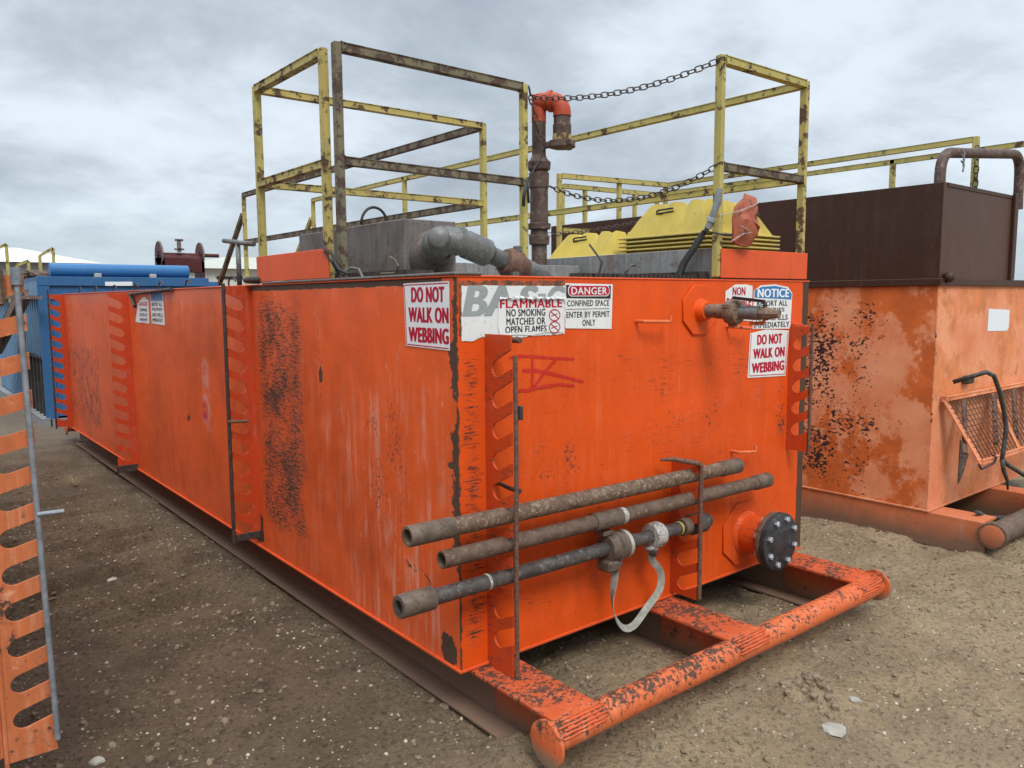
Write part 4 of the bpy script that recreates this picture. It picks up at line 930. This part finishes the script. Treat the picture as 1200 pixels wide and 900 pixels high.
# ------------------------------------------------------------------ chains
def chain(p0, p1, sag, lab, link=.05, r=.0042, wdt=.30):
    p0 = Vector(p0); p1 = Vector(p1)
    def P(t): 
        q = p0.lerp(p1, t); q.z -= sag*4*t*(1-t); return q
    L_tot = sum((P((i+1)/60)-P(i/60)).length for i in range(60)); n_ = int(L_tot/(link*.80)); m = MB()
    for k in range(n_):
        a = P(k/n_); b = P((k+1)/n_); d_ = (b-a).normalized(); sd_ = d_.cross(Vector((0, 0, 1)))
        if sd_.length < .1: sd_ = Vector((1, 0, 0))
        sd_.normalize(); upv = sd_.cross(d_)
        nn = sd_.lerp(upv, .15) if k % 2 else upv.lerp(sd_, .25)
        m.torus((a+b)/2, nn, d_, link/2, link*wdt, r, 12, 6)
    return tag(m.build('chain', 'chain'), lab, 'chain', 'safety chains between the yellow posts')
chain((1.665, .0, 2.715), (1.24, 1.02, 2.66), .07, 'upper rusty chain hanging across the open gate between yellow posts', .046, .0034)
chain((1.665, .0, 2.20), (1.36, .98, 2.165), .13, 'lower rusty chain hanging across the open gate between yellow posts', .043, .0034)
chain((1.235, 1.02, 2.72), (1.30, 1.0, 2.42), .0, 'short rusty chain end dangling beside the red standpipe', .055)
chain((.42, 2.94, 1.90), (.36, 2.96, 1.62), -.0, 'short chain dangling from the grey tee handle', .05, .0035)
m = MB().cyl((.33, 3.24, 1.61), (.33, 3.24, 1.93), .018, 12).cyl((.33, 3.53, 1.965), (.33, 2.93, 1.905), .017, 12)
tag(m.build('tee_handle', 'galv'), 'grey tee-shaped pipe handle standing on the deck by the left cage', 'handle')

# ------------------------------------------------------------------ yellow nested covers
def cover(x0, x1, y0, y1, z0, hgt, inset, lab, full=True):
    t = thing('plastic_cover', ((x0+x1)/2, (y0+y1)/2, z0), lab, 'cover', 'nested yellow plastic covers')
    m = MB(); m.box(x0, x1, y0, y1, z0, z0+.010, .003); m.build('cover_flange', 'yeldirt', t)
    i0 = .03; m = MB(); n_ = 26
    def ring(f, z, notch=False):
        a, b, c, d_ = x0+f, x1-f, y0+f, y1-f; P_ = []
        for (p, q) in (((a, c), (b, c)), ((b, c), (b, d_)), ((b, d_), (a, d_)), ((a, d_), (a, c))):
            for k in range(n_):
                s_ = k/n_; dz = 0
                if notch:
                    for nc in (.33, .70):
                        if abs(s_-nc) < .055: dz = -.024*(1-((s_-nc)/.055)**2)
                    dz += .003*math.sin(s_*17)
                    if s_ < .06: dz -= .012*(1-s_/.06)
                    if s_ > .94: dz -= .012*(s_-.94)/.06
                P_.append(m.b.verts.new((p[0]+(q[0]-p[0])*s_, p[1]+(q[1]-p[1])*s_, z+dz)))
        return P_
    zt = z0+hgt; R_ = [ring(i0, z0+.0105), ring(i0+inset*.5, z0+.01+(hgt-.01)*.5), ring(i0+inset*.97, zt-.004, True), ring(i0+inset+.02, zt-.004, True), ring(i0+inset+.035, zt-.03), ring(i0+inset+.10, zt-.032)]
    for A_, B_ in zip(R_, R_[1:]):
        n2 = len(A_)
        for k in range(n2): m.b.faces.new((A_[k], A_[(k+1) % n2], B_[(k+1) % n2], B_[k]))
    m.b.faces.new(R_[-1])
    m.build('cover_shell', 'yelmold', t, True)
    if full:
        m = MB(); fr = .58; zc = z0+hgt*.70; xx = x0+i0+inset*.70-.001; L2 = (y1-y0)*.09; yc = y0+(y1-y0)*fr
        for dz in (-.020, 0, .018): m.tube([(xx-dz*.4-.0, yc+L2, zc+dz-.006), (xx-dz*.4, yc+L2*.8, zc+dz), (xx-dz*.4, yc-L2, zc+dz+.003)], .0055, 6)
        m.tube([(xx+.008, yc+L2, zc-.024), (xx-.004, yc+L2*1.03, zc), (xx-.008, yc+L2, zc+.016)], .005, 6)
        m.build('vent_slot', 'shadefill', t, True)
    return t
X0, X1, Y0, Y1 = 1.745, 2.425, .135, .80
base_cov = cover(X0, X1, Y0, Y1, 1.768, .055, .035, 'lowest flange plate of the taller yellow cover stack', False)
def dup(root, dz, lab, ds=0):
    r = root.copy(); COL.objects.link(r); r.location = root.location+Vector((ds, ds*.5, dz)); r['label'] = lab
    for ch in list(root.children): c = ch.copy(); COL.objects.link(c); c.parent = r
    return r
for k, lab in enumerate(('second flange plate from the bottom of the taller yellow cover stack', 'third flange plate from the bottom of the taller yellow cover stack', 'fourth flange plate, just under the topmost cover of the taller yellow stack')):
    dup(base_cov, .023*(k+1), lab, .004*(k % 2))
cover(X0, X1, Y0, Y1, 1.768+.092, .205, .105, 'topmost yellow cover with notched rim and slotted vent on the taller stack')
cover(1.72, 2.36, .815, 1.46, 1.768, .165, .085, 'low single yellow cover lying behind the taller stack')

# ------------------------------------------------------------------ hanging dented plate and cables on the front post
HG = thing('dented_plate', (1.82, -.02, 1.80), 'dented dusty red metal plate wired to the front yellow post', 'metal plate')
m = MB(); rs = random.Random(2)
out = [(1.745, 1.80), (1.735, 1.92), (1.755, 1.98), (1.815, 2.03), (1.835, 2.055), (1.905, 2.035), (1.925, 2.03), (1.935, 1.93), (1.93, 1.86), (1.915, 1.83), (1.90, 1.795), (1.85, 1.778), (1.79, 1.782)]
ctr = m.b.verts.new((1.84, -.080, 1.91)); fr_ = [m.b.verts.new((x, -.035+.015*math.sin(i*2.1), z)) for i, (x, z) in enumerate(out)]; bk = [m.b.verts.new((x, -.015, z)) for x, z in out]
md = [m.b.verts.new((1.84+(x-1.84)*.6, -.066+.014*math.sin(i*3.7), 1.91+(z-1.91)*.6)) for i, (x, z) in enumerate(out)]
n_ = len(out)
for i in range(n_):
    j = (i+1) % n_; m.b.faces.new((ctr, md[i], md[j])); m.b.faces.new((md[i], fr_[i], fr_[j], md[j])); m.b.faces.new((fr_[i], bk[i], bk[j], fr_[j]))
m.b.faces.new(list(reversed(bk)))
bmesh.ops.subdivide_edges(m.b, edges=m.b.edges[:], cuts=2, use_grid_fill=True, smooth=.6)
for v in m.b.verts: v.co += Vector((0, 1, 0))*.012*mn.noise(v.co*19)
m.build('plate_body', 'hanging', HG, True)
MB().lathe((1.865, -.082, 1.945), (0, -1, 0), [(0, .010), (.002, .011), (.006, .008)], 12).build('plate_hole', 'shadefill', HG)
m = MB().tube([(1.63, -.02, 1.93), (1.74, -.055, 1.955), (1.83, -.088, 1.99), (1.93, -.05, 2.015)], .003, 6).tube([(1.70, -.04, 1.80), (1.76, -.07, 1.84), (1.82, -.085, 1.85), (1.74, -.07, 1.88)], .003, 6)
m.build('tie_wire', 'clamp', HG, True)
CB = thing('electric_cable', (1.62, .10, 1.62), 'bundle of black cables with a grey plug tied to the front yellow post', 'cable')
base = [(1.60, .22, 1.615), (1.612, .19, 1.70), (1.632, .12, 1.80), (1.64, .06, 1.875)]
for k in range(3):
    MB().tube([(a+.012*(k-1), b+.02*(k-1), c) for a, b, c in base[:-1]]+[(1.638+.006*(k-1), .06, 1.875)], [.012, .012, .012, .010], 8).build('cable_strand', 'rubber', CB, True)
MB().tube([(1.64, .062, 1.87), (1.648, .035, 1.94), (1.655, .015, 2.00), (1.66, .005, 2.07)], [.018, .017, .020, .013], 12).build('cable_plug', 'galvl', CB, True)
MB().lathe((1.644, .048, 1.905), (.1, -.4, 1), [(0, .020), (.002, .024), (.02, .024), (.022, .02)], 12).build('plug_collar', 'bolt', CB, True)
MB().tube([(1.58, .10, 1.80), (1.61, .07, 1.86), (1.66, -.02, 1.835), (1.72, -.03, 1.835)], .005, 8).build('tie_cord', 'rubber', CB, True)
m = MB().tube([(.46+.065*math.cos(R(a))*1.3, 1.45, 1.93+.10*math.sin(R(a))) for a in range(0, 181, 15)], .008, 8)
tag(m.build('hose_loop', 'rubber'), 'thin black hose arching above the grey hopper box', 'hose')
m = MB().tube([(-.01, 1.14, 1.79), (-.012, 1.08, 1.755), (-.01, 1.04, 1.74), (0, 1.02, 1.69), (0, .98, 1.66), (.02, .92, 1.635)], .008, 8).tube([(-.01, 1.12, 1.75), (0, 1.06, 1.70), (.02, 1.03, 1.64)], .006, 8)
tag(m.build('cord', 'rubber'), 'dark cord tied at the foot of the left cage posts', 'cord')
m = MB().tube([(1.34, 1.0, 2.40), (1.29, 1.0, 2.30), (1.22, 1.0, 2.21), (1.19, 1.0, 2.18)], .005, 8).tube([(1.20, .99, 2.20), (1.17, .99, 2.10), (1.165, .99, 2.04)], .010, 8).tube([(1.21, .99, 2.20), (1.20, .99, 2.13), (1.205, .99, 2.06)], .008, 8)
tag(m.build('cord', 'rubber'), 'black cord knotted on the yellow post beside the standpipe', 'cord')

# ------------------------------------------------------------------ right tank
RX, RY = 3.95, -.13
T2 = thing('steel_tank', (5.2, 4, GZ), 'faded salmon orange steel tank with dark brown upper box, at the right edge', 'tank')
MB().box(RX, RX+2.5, RY, RY+.008, 0, 1.60, .001).build('front_wall', 'rt_front', T2)
MB().box(RX, RX+.008, RY+.0085, RY+8.5, 0, 1.598, .001).build('side_wall', 'rt_side', T2)
MB().box(RX+2.49, RX+2.498, RY+.0085, RY+8.5, 0, 1.598).build('side_wall', 'rt_side', T2)
MB().box(RX+.0085, RX+2.489, RY+8.49, RY+8.498, 0, 1.598).build('back_wall', 'rt_side', T2)
MB().box(RX+.0085, RX+2.489, RY+.0085, RY+8.489, 1.58, 1.597).build('deck_plate', 'plate', T2)
MB().box(RX-.012, RX+.001, RY-.012, RY+8.5, -.010, .003, .002).build('bottom_lip', 'rt_front', T2)
MB().box(RX+.0015, RX+2.5, RY-.012, RY-.0005, -.010, .003, .002).build('bottom_lip', 'rt_front', T2)
m = MB(); m.box(RX-.004, RX+1.27, RY-.004, RY+.006, 1.601, 2.285, .002); m.build('box_front', 'brown_front', T2)
m = MB(); m.box(RX-.004, RX+.006, RY+.0065, RY+4.0, 1.601, 2.283, .002); m.build('box_side', 'brown', T2)
MB().box(RX+.0065, RX+1.26, RY+.0065, RY+3.99, 2.255, 2.262).build('box_lid', 'brown', T2)
MB().box(RX+1.26, RX+1.27, RY+.0065, RY+4.0, 1.601, 2.283).build('box_side', 'brown', T2)
MB().box(RX+.0065, RX+1.2595, RY+3.992, RY+4.0, 1.601, 2.283).build('box_back', 'brown', T2)
m = MB(); m.box(RX-.022, RX+2.5, RY-.022, RY-.0045, 1.585, 1.635, .004); m.box(RX-.022, RX-.0045, RY-.004, RY+4.0, 1.585, 1.635, .004); m.box(RX+.05, RX+1.2, RY-.010, RY-.0045, 2.255, 2.283, .002); m.box(RX+1.205, RX+1.275, RY-.03, RY-.0045, 1.636, 2.30, .004)
m.box(RX-.009, RX-.0045, .95, .965, 1.64, 2.28)
m.build('box_trim', 'brown', T2)
m = MB(); v = bmesh.ops.create_uvsphere(m.b, u_segments=16, v_segments=10, radius=.038)['verts']
for q in v: q.co += Vector((RX+.07, RY-.035, 1.642))
m.build('knob', 'brown', T2, True)
def rounded(pts, r, n_=6):
    P_ = [Vector(p) for p in pts]; o = [P_[0]]
    for a, b, c in zip(P_, P_[1:], P_[2:]):
        d1 = (a-b).normalized(); d2 = (c-b).normalized(); s_, e = b+d1*r, b+d2*r
        for k in range(n_+1): t = k/n_; o.append(s_.lerp(b, t).lerp(b.lerp(e, t), t))
    return o+[P_[-1]]
MB().tube(rounded([(4.00, RY+.05, 2.262), (4.00, RY+.05, 2.49), (5.42, RY+.05, 2.63), (5.44, RY+.05, 2.2)], .15), .036, 16).build('lifting_bail', 'ironpipe', T2, True)
m = MB()
for (y, r, z) in ((0, .03, 2.50), (.0, .045, 2.46), (0, .02, 2.42)): m.tube([(4.20+rnd.uniform(-.01, .01), RY+.0, z+.03), (4.205, RY-.02, z), (4.19, RY-.02, z-.05)], .006, 6)
m.build('tie_wire', 'galv', T2, True)
o = MB().poly([(x, RY-.002, z) for x, z in ((4.83, 1.415), (5.245, 1.40), (5.25, 1.265), (5.215, 1.235), (4.83, 1.245))], (0, 1, 0), .0015).build('paper_label', 'paper', T2)
# skid
MB().box(RX-.002, RX+.02, RY-.38, RY+8.6, -.245, -.012).build('skid_runner', 'rt_runner', T2)
MB().box(RX+.021, RX+.24, RY-.36, RY+8.5, -.028, -.0125).build('skid_runner', 'rt_runner', T2)
MB().box(RX+1.1, RX+1.3, RY-.40, RY+8.5, -.24, -.0125).build('skid_runner', 'rt_runner', T2)
b_ = MB().lathe((RX-.02, -.56, -.085), (1, 0, 0), [(0, .088), (.003, .092), (.02, .092), (.022, .076), (2.5, .076)], 32).build('bumper_pipe', 'rustpipe2', T2, True)
MB().lathe((RX-.026, -.56, -.085), (1, 0, 0), [(0, .06), (.005, .076), (.0065, .076)], 32).build('end_cap', 'rt_runner', b_, True)
# mesh guard
gt0, gt1 = Vector((4.06, RY-.03, .79)), Vector((6.2, RY-.03, .79)); gb0, gb1 = Vector((4.22, -.36, .345)), Vector((6.2, -.36, .345))
GR = MB(); GR.bar(gt0, gt1, .03, .03); GR.bar(gb0, gb1, .02, .03); 
for x in (4.22, 4.95, 5.65): 
    a = Vector((x-.05 if x > 4.5 else 4.07, RY-.03, .785)); GR.bar(a, Vector((x, -.36, .345)), .05 if x > 4.5 else .07, .008, up=(0, -.5, .5))
GRo = GR.build('mesh_guard', 'rt_front', T2)
m = MB(); nu, nv = 34, 13
for i in range(nu+1):
    a = gt0.lerp(gt1, i/nu); b = gb0.lerp(gb1, i/nu); m.tube([a, b], .0035, 5)
for j in range(nv+1): m.tube([gt0.lerp(gb0, j/nv), gt1.lerp(gb1, j/nv)], .0035, 5)
m.build('wire_mesh', 'rustrod', GRo)
for x in (4.35, 4.9, 5.3): MB().bar((x, RY-.05, .76), (x-.25, -.30, .42), .025, .02).build('guard_brace', 'rusty', GRo)
m = MB().poly([(4.44, RY-.004, .45), (4.44, RY-.004, .12), (4.50, RY-.004, .16), (4.60, RY-.004, .32)], (0, 1, 0), .006); m.build('guard_bracket', 'brownsteel', T2)
m = MB().tube([(4.16, -.37, .34), (4.19, -.38, .305), (4.40, -.38, .32), (4.45, -.38, .35), (4.44, -.36, .37)], .008, 8); m.build('guard_latch', 'blackrod', GRo, True)
m = MB().box(4.40, 4.52, RY-.05, RY-.001, .87, .93, .01); m.build('cable_entry', 'blackrod', T2)
# rails of the right tank
def rail2(p0, p1, mat='yel', name='rail'): return MB().bar(p0, p1, .042, .042, bev=.003).build(name, mat, T2)
rail2((4.98, .10, 2.72), (4.98, 3.15, 2.72)); rail2((4.96, 3.15, 2.72), (3.62, 3.35, 2.72)); rail2((4.98, 3.17, 2.19), (3.64, 3.35, 2.19))
for x, y in ((4.98, .08), (4.98, 3.17), (4.35, 3.26), (3.60, 3.36)): rail2((x, y, 1.65 if x > 3.9 else 1.66), (x, y, 2.74), name='rail_post')
rail2((5.50, -.3, 2.72), (5.50, 3.72, 2.72)); rail2((5.48, 3.74, 2.72), (4.12, 3.86, 2.72))
for x, y in ((5.50, .97), (5.50, 3.74), (5.15, 3.77), (4.42, 3.84), (4.10, 3.86)): rail2((x, y, 1.6), (x, y, 2.74), name='rail_post')
MB().box(3.55, 3.949, 3.2, 4.0, 1.60, 1.65).build('side_platform', 'plate', T2)
chain((4.93, .05, 2.66), (4.93, .05, 2.30), 0, 'chain hanging down the last yellow post of the right tank', .06)
chain((2.36, 2.4, 2.02), (3.9, 2.0, 2.30), .05, 'thin dark chain behind the yellow covers', .05, .003)
m = MB().tube([(4.02, RY-.10, .92), (4.06, -.42, 1.0), (4.14, -.44, .97), (4.27, -.44, .84), (4.36, -.44, .70), (4.42, -.44, .58), (4.40, -.44, .45), (4.375, -.44, .36), (4.50, -.44, .30), (4.72, -.44, .22), (4.95, -.46, .12), (5.02, -.46, .0), (4.90, -.46, -.09), (4.6, -.42, -.11), (4.3, -.40, -.06), (3.99+.1, -.40, .02)], .016, 10)
m.tube([(4.375, -.44, .36), (4.39, -.45, .28), (4.44, -.46, .20), (4.46, -.46, .13)], [.016, .016, .012, .006], 8)
tag(m.build('electric_cable', 'hosegrey'), 'dusty black cable drooping over the mesh guard of the faded right tank', 'cable')

# ------------------------------------------------------------------ near left tank (only its webbing reaches into the frame)
LX = -1.535
T3 = thing('steel_tank', (LX-1.25, 4.5, GZ), 'faded orange tank at the left edge, only its slotted webbing and grey rod showing', 'tank')
MB().box(LX-.008, LX, .47, 8.8, 0, 1.60, .001).build('side_wall', 'fallow', T3)
MB().box(LX-2.4, LX-.0085, .47, .478, 0, 1.60).build('front_wall', 'fallow', T3)
MB().box(LX-2.4, LX-.0085, 8.79, 8.798, 0, 1.60).build('back_wall', 'fallow', T3)
MB().box(LX-2.408, LX-2.4005, .47, 8.8, 0, 1.60).build('side_wall', 'fallow', T3)
MB().box(LX-2.399, LX-.009, .479, 8.789, 1.58, 1.597).build('deck_plate', 'plate', T3)
m = MB(); m.box(LX-.25, LX-.05, .1, 9.1, -.25, -.002); m.box(LX-2.35, LX-2.15, .1, 9.1, -.25, -.002); m.build('skid_runner', 'runner', T3)
m = MB(); fin(m, (LX+.0005, .465), (1, 0), (0, 1), -.02, 1.60, .155, 1.545, 12, pitch=.1245, inner=.032, hw=.0335, slope=.25); m.box(LX+.001, LX+.012, .455, .475, -.04, 1.6)
fo = m.build('webbing', 'fallow', T3)
rd = MB().cyl((-1.379, .448, .02), (-1.402, .448, 1.62), .0095, 14).cyl((-1.402, .448, 1.57), (-1.402, .448, 1.625), .0165, 14).build('retaining_rod', 'galvl', T3, True)
MB().cyl((-1.392, .44, .815), (-1.315, .43, .815), .0075, 10).build('rod_handle', 'galvl', rd, True)
m = MB().box(LX+.0, LX+.10, .440, .454, 1.50, 1.62, .01); m.build('rod_bracket', 'rustpipe', T3)

# ------------------------------------------------------------------ blue container behind
BX, BY = .03, 10.25
T4 = thing('blue_container', (1.2, 11.6, GZ), 'bright blue steel equipment container with a long blue tube on top, behind the orange tank', 'container')
MB().box(BX, 2.36, BY, BY+.01, -.12, 1.86, .002).build('front_wall', 'blue', T4)
m = MB(); m.box(BX-.012, 2.37, BY-.035, BY-.0005, 1.74, 1.87, .004); m.box(BX-.012, BX+.14, BY-.03, BY-.0005, -.15, 1.738, .004); m.box(2.25, 2.37, BY-.03, BY-.0005, -.1, 1.738, .004); m.box(BX+.142, 2.248, BY-.018, BY-.0005, 1.55, 1.58, .003)
m.build('frame', 'blue', T4)
MB().box(BX-.01, 2.36, BY+.0105, 16, 1.80, 1.86).build('roof_plate', 'blue', T4)
m = MB(); m.box(BX-.012, BX+.01, BY+.0105, 16, 1.56, 1.799)
for k in range(10): m.box(BX-.02, BX-.0125, 10.6+k*.55, 10.66+k*.55, 1.56, 1.80)
m.build('header_band', 'bluepale', T4)
m = MB(); m.box(BX+.06, BX+.07, BY+.011, 16, -.15, 1.55)
for k in range(26): m.box(BX+.045, BX+.0595, 10.4+k*.21, 10.46+k*.21, -.1, 1.55)
m.build('panel_wall', 'bluepale', T4)
m = MB(); m.box(BX+.03, BX+.044, BY+.011, 12.6, -.15, .72); m.box(BX-.005, BX+.029, BY+.02, 12.6, .70, .73)
for k in range(6): m.box(BX+.0, BX+.0295, 10.5+k*.33, 10.56+k*.33, -.15, .699)
m.build('bay_shade_panel', 'shadefill', T4)  # solid dark sheet and ribs standing in for the shadow below the panels
MB().box(.10, 2.36, 15.99, 16, -.15, 1.799).build('back_wall', 'blue', T4)
MB().box(2.35, 2.36, BY+.0105, 15.989, -.15, 1.799).build('side_wall', 'blue', T4)
m = MB().bar((BX-.02, BY-.1, -.19), (BX-.02, 16, -.19), .10, .12); m.bar((BX+.05, BY-.05, -.2), (2.4, BY-.05, -.2), .1, .1); m.build('skid_runner', 'greywall', T4)
MB().cyl((.24, 10.6, 1.975), (2.17, 10.6, 1.975), .098, 28).build('roof_tube', 'bluetube', T4, True)
m = MB()
for x in (.85, 1.62): m.box(x-.05, x+.05, 10.48, 10.58, 1.862, 1.93, .01)
m.build('tube_saddle', 'clamp', T4)
MB().box(.15, 2.2, 10.72, 10.8, 1.861, 1.93).build('roof_channel', 'brownsteel', T4)
MB().poly([(x, BY-.0375, z) for x, z in ((.88, 1.80), (1.25, 1.805), (1.25, 1.745), (.88, 1.742))], (0, 1, 0), .002).build('paper_label', 'paper', T4)
m = MB()
for dx in (0, .32): m.bar((-.14-dx*.3, 10.0, 1.60), (-.14-dx*.3, 13.6, .70), .05, .16)
for k in range(8): m.box(-.25, -.13, 10.2+k*.42, 10.4+k*.42, 1.46-k*.105, 1.48-k*.105)
m.box(-.5, BX, 9.95, 10.02, 1.55, 1.60)
m.build('stair_flight', 'brownsteel', T4)
m = MB(); rs = random.Random(3)
for k in range(7):
    y = 10.9+rs.uniform(0, 1); m.tube([(.02+j*.07+rs.uniform(-.02, .02), y+.1*math.sin(j+k), 1.90+.05*rs.random()+.04*math.sin(j*.9+k)) for j in range(9)], .022, 7)
tag(m.build('hose_pile', 'rustpipe2'), 'tangle of dark dirty hoses heaped on the blue container roof', 'hose')
def frame(x0, x1, y, z0, z1, dz):
    m = MB().bar((x0, y, z0), (x0, y, z1-dz), .045, bev=.003); m.bar((x1, y, z0), (x1, y, z1), .045, bev=.003); m.bar((x0-.0, y, z1-dz), (x1, y, z1), .045, bev=.003); m.build('hand_rail', 'yel', T4)
frame(.375, .57, 12.3, 1.86, 2.385, .13); frame(.09, .25, 12.6, 1.86, 2.19, .08); frame(-.30, -.085, 12.2, 1.2, 2.42, .13)
MB().box(-.5, .019, 12.0, 12.8, 1.15, 1.2).build('side_platform', 'brownsteel', T4)

# reel on the container behind
RE = thing('hose_reel', (2.7, 12.9, 1.86), 'dark red hose reel with two round flanges standing behind the blue tube', 'reel')
def wheel(x):
    o = MB().lathe((x, 12.7, 2.36), (1, 0, 0), [(0, .21), (.0, .225), (.03, .225), (.03, .21), (.03, .06), (.0, .06)], 32).build('reel_flange', 'reelred', RE, True)
    MB().tube([(x+.015, 12.7+.225*math.cos(R(a)), 2.36+.225*math.sin(R(a))) for a in range(0, 360, 12)], .018, 8, closed=True).build('reel_rim', 'reelrim', o, True)
wheel(2.30); wheel(3.02)
MB().cyl((2.33, 12.7, 2.28), (3.02, 12.7, 2.28), .085, 20).cyl((2.28, 12.7, 2.36), (3.38, 12.7, 2.36), .035, 12).build('reel_drum', 'reelred', RE, True)
m = MB().box(2.30, 3.05, 12.5, 12.56, 2.03, 2.30, .01).box(2.30, 2.35, 12.5, 12.95, 1.4, 2.30).box(3.0, 3.05, 12.5, 12.95, -.25, 2.30).box(2.38, 2.43, 13.25, 13.3, -.25, 2.05).box(2.38, 2.43, 12.95, 13.3, 2.0, 2.05).box(2.42, 3.0, 12.9, 12.95, 1.36, 1.42).box(2.352, 3.0, 12.51, 12.55, 1.4, 1.46); m.build('reel_frame', 'reelred', RE)
m = MB().box(2.62, 2.68, 12.6, 12.66, 2.40, 2.62).box(2.57, 2.73, 12.6, 12.66, 2.44, 2.47).box(2.58, 2.72, 12.6, 12.64, 2.60, 2.64); m.build('reel_valve', 'reelrim', RE)

# ------------------------------------------------------------------ far buildings
BD = thing('metal_building', (0, 54, GZ), 'long low building with white metal roof beyond the blue container', 'building')
MB().box(-16, 8.2, 49, 60, GZ, 3.75).build('wall', 'greywall', BD)
m = MB(); a = [(-17, 48.6, 3.72), (8.7, 48.6, 3.72), (8.7, 60.5, 3.72), (-17, 60.5, 3.72)]; r_ = [(-5, 53.5, 4.75), (5.2, 53.5, 4.75)]
V = [m.b.verts.new(p) for p in a+r_]
for q in ((0, 1, 5, 4), (1, 2, 5), (2, 3, 4, 5), (3, 0, 4), (3, 2, 1, 0)): m.b.faces.new([V[i] for i in q])
m.build('roof', 'whiteroof', BD)
m = MB()
for k in range(6): m.box(-9+k*3.0, -7+k*3.0, 48.95, 48.99, 1.2, 3.0)
m.build('window', 'shadefill', BD)
B2 = thing('cream_building', (17, 47, GZ), 'cream low building with shallow pale roof seen left of the yellow cage', 'building')
MB().box(11.0, 25, 43.2, 52, GZ, 3.35).build('wall', 'cream', B2)
m = MB(); V = [m.b.verts.new(p) for p in ((10.6, 42.8, 3.33), (25.4, 42.8, 3.33), (25.4, 52.4, 3.33), (10.6, 52.4, 3.33), (15.0, 46, 4.15), (25.0, 46, 4.25))]
for q in ((0, 1, 5, 4), (1, 2, 5), (2, 3, 4, 5), (3, 0, 4), (3, 2, 1, 0)): m.b.faces.new([V[i] for i in q])
m.build('roof', 'creamroof', B2)
m = MB()
for k in range(4): m.box(13.5+k*2.4, 15.0+k*2.4, 43.15, 43.19, 2.75, 2.9)
m.build('louvre', 'shadefill', B2)
m = MB().box(10.8, 13.1, 41.5, 42.3, GZ, 2.55, .03); m.box(11.0, 12.9, 41.46, 41.499, 1.0, 2.3); tag(m.build('storage_bin', 'blue'), 'distant small blue bin in front of the cream building', 'bin')
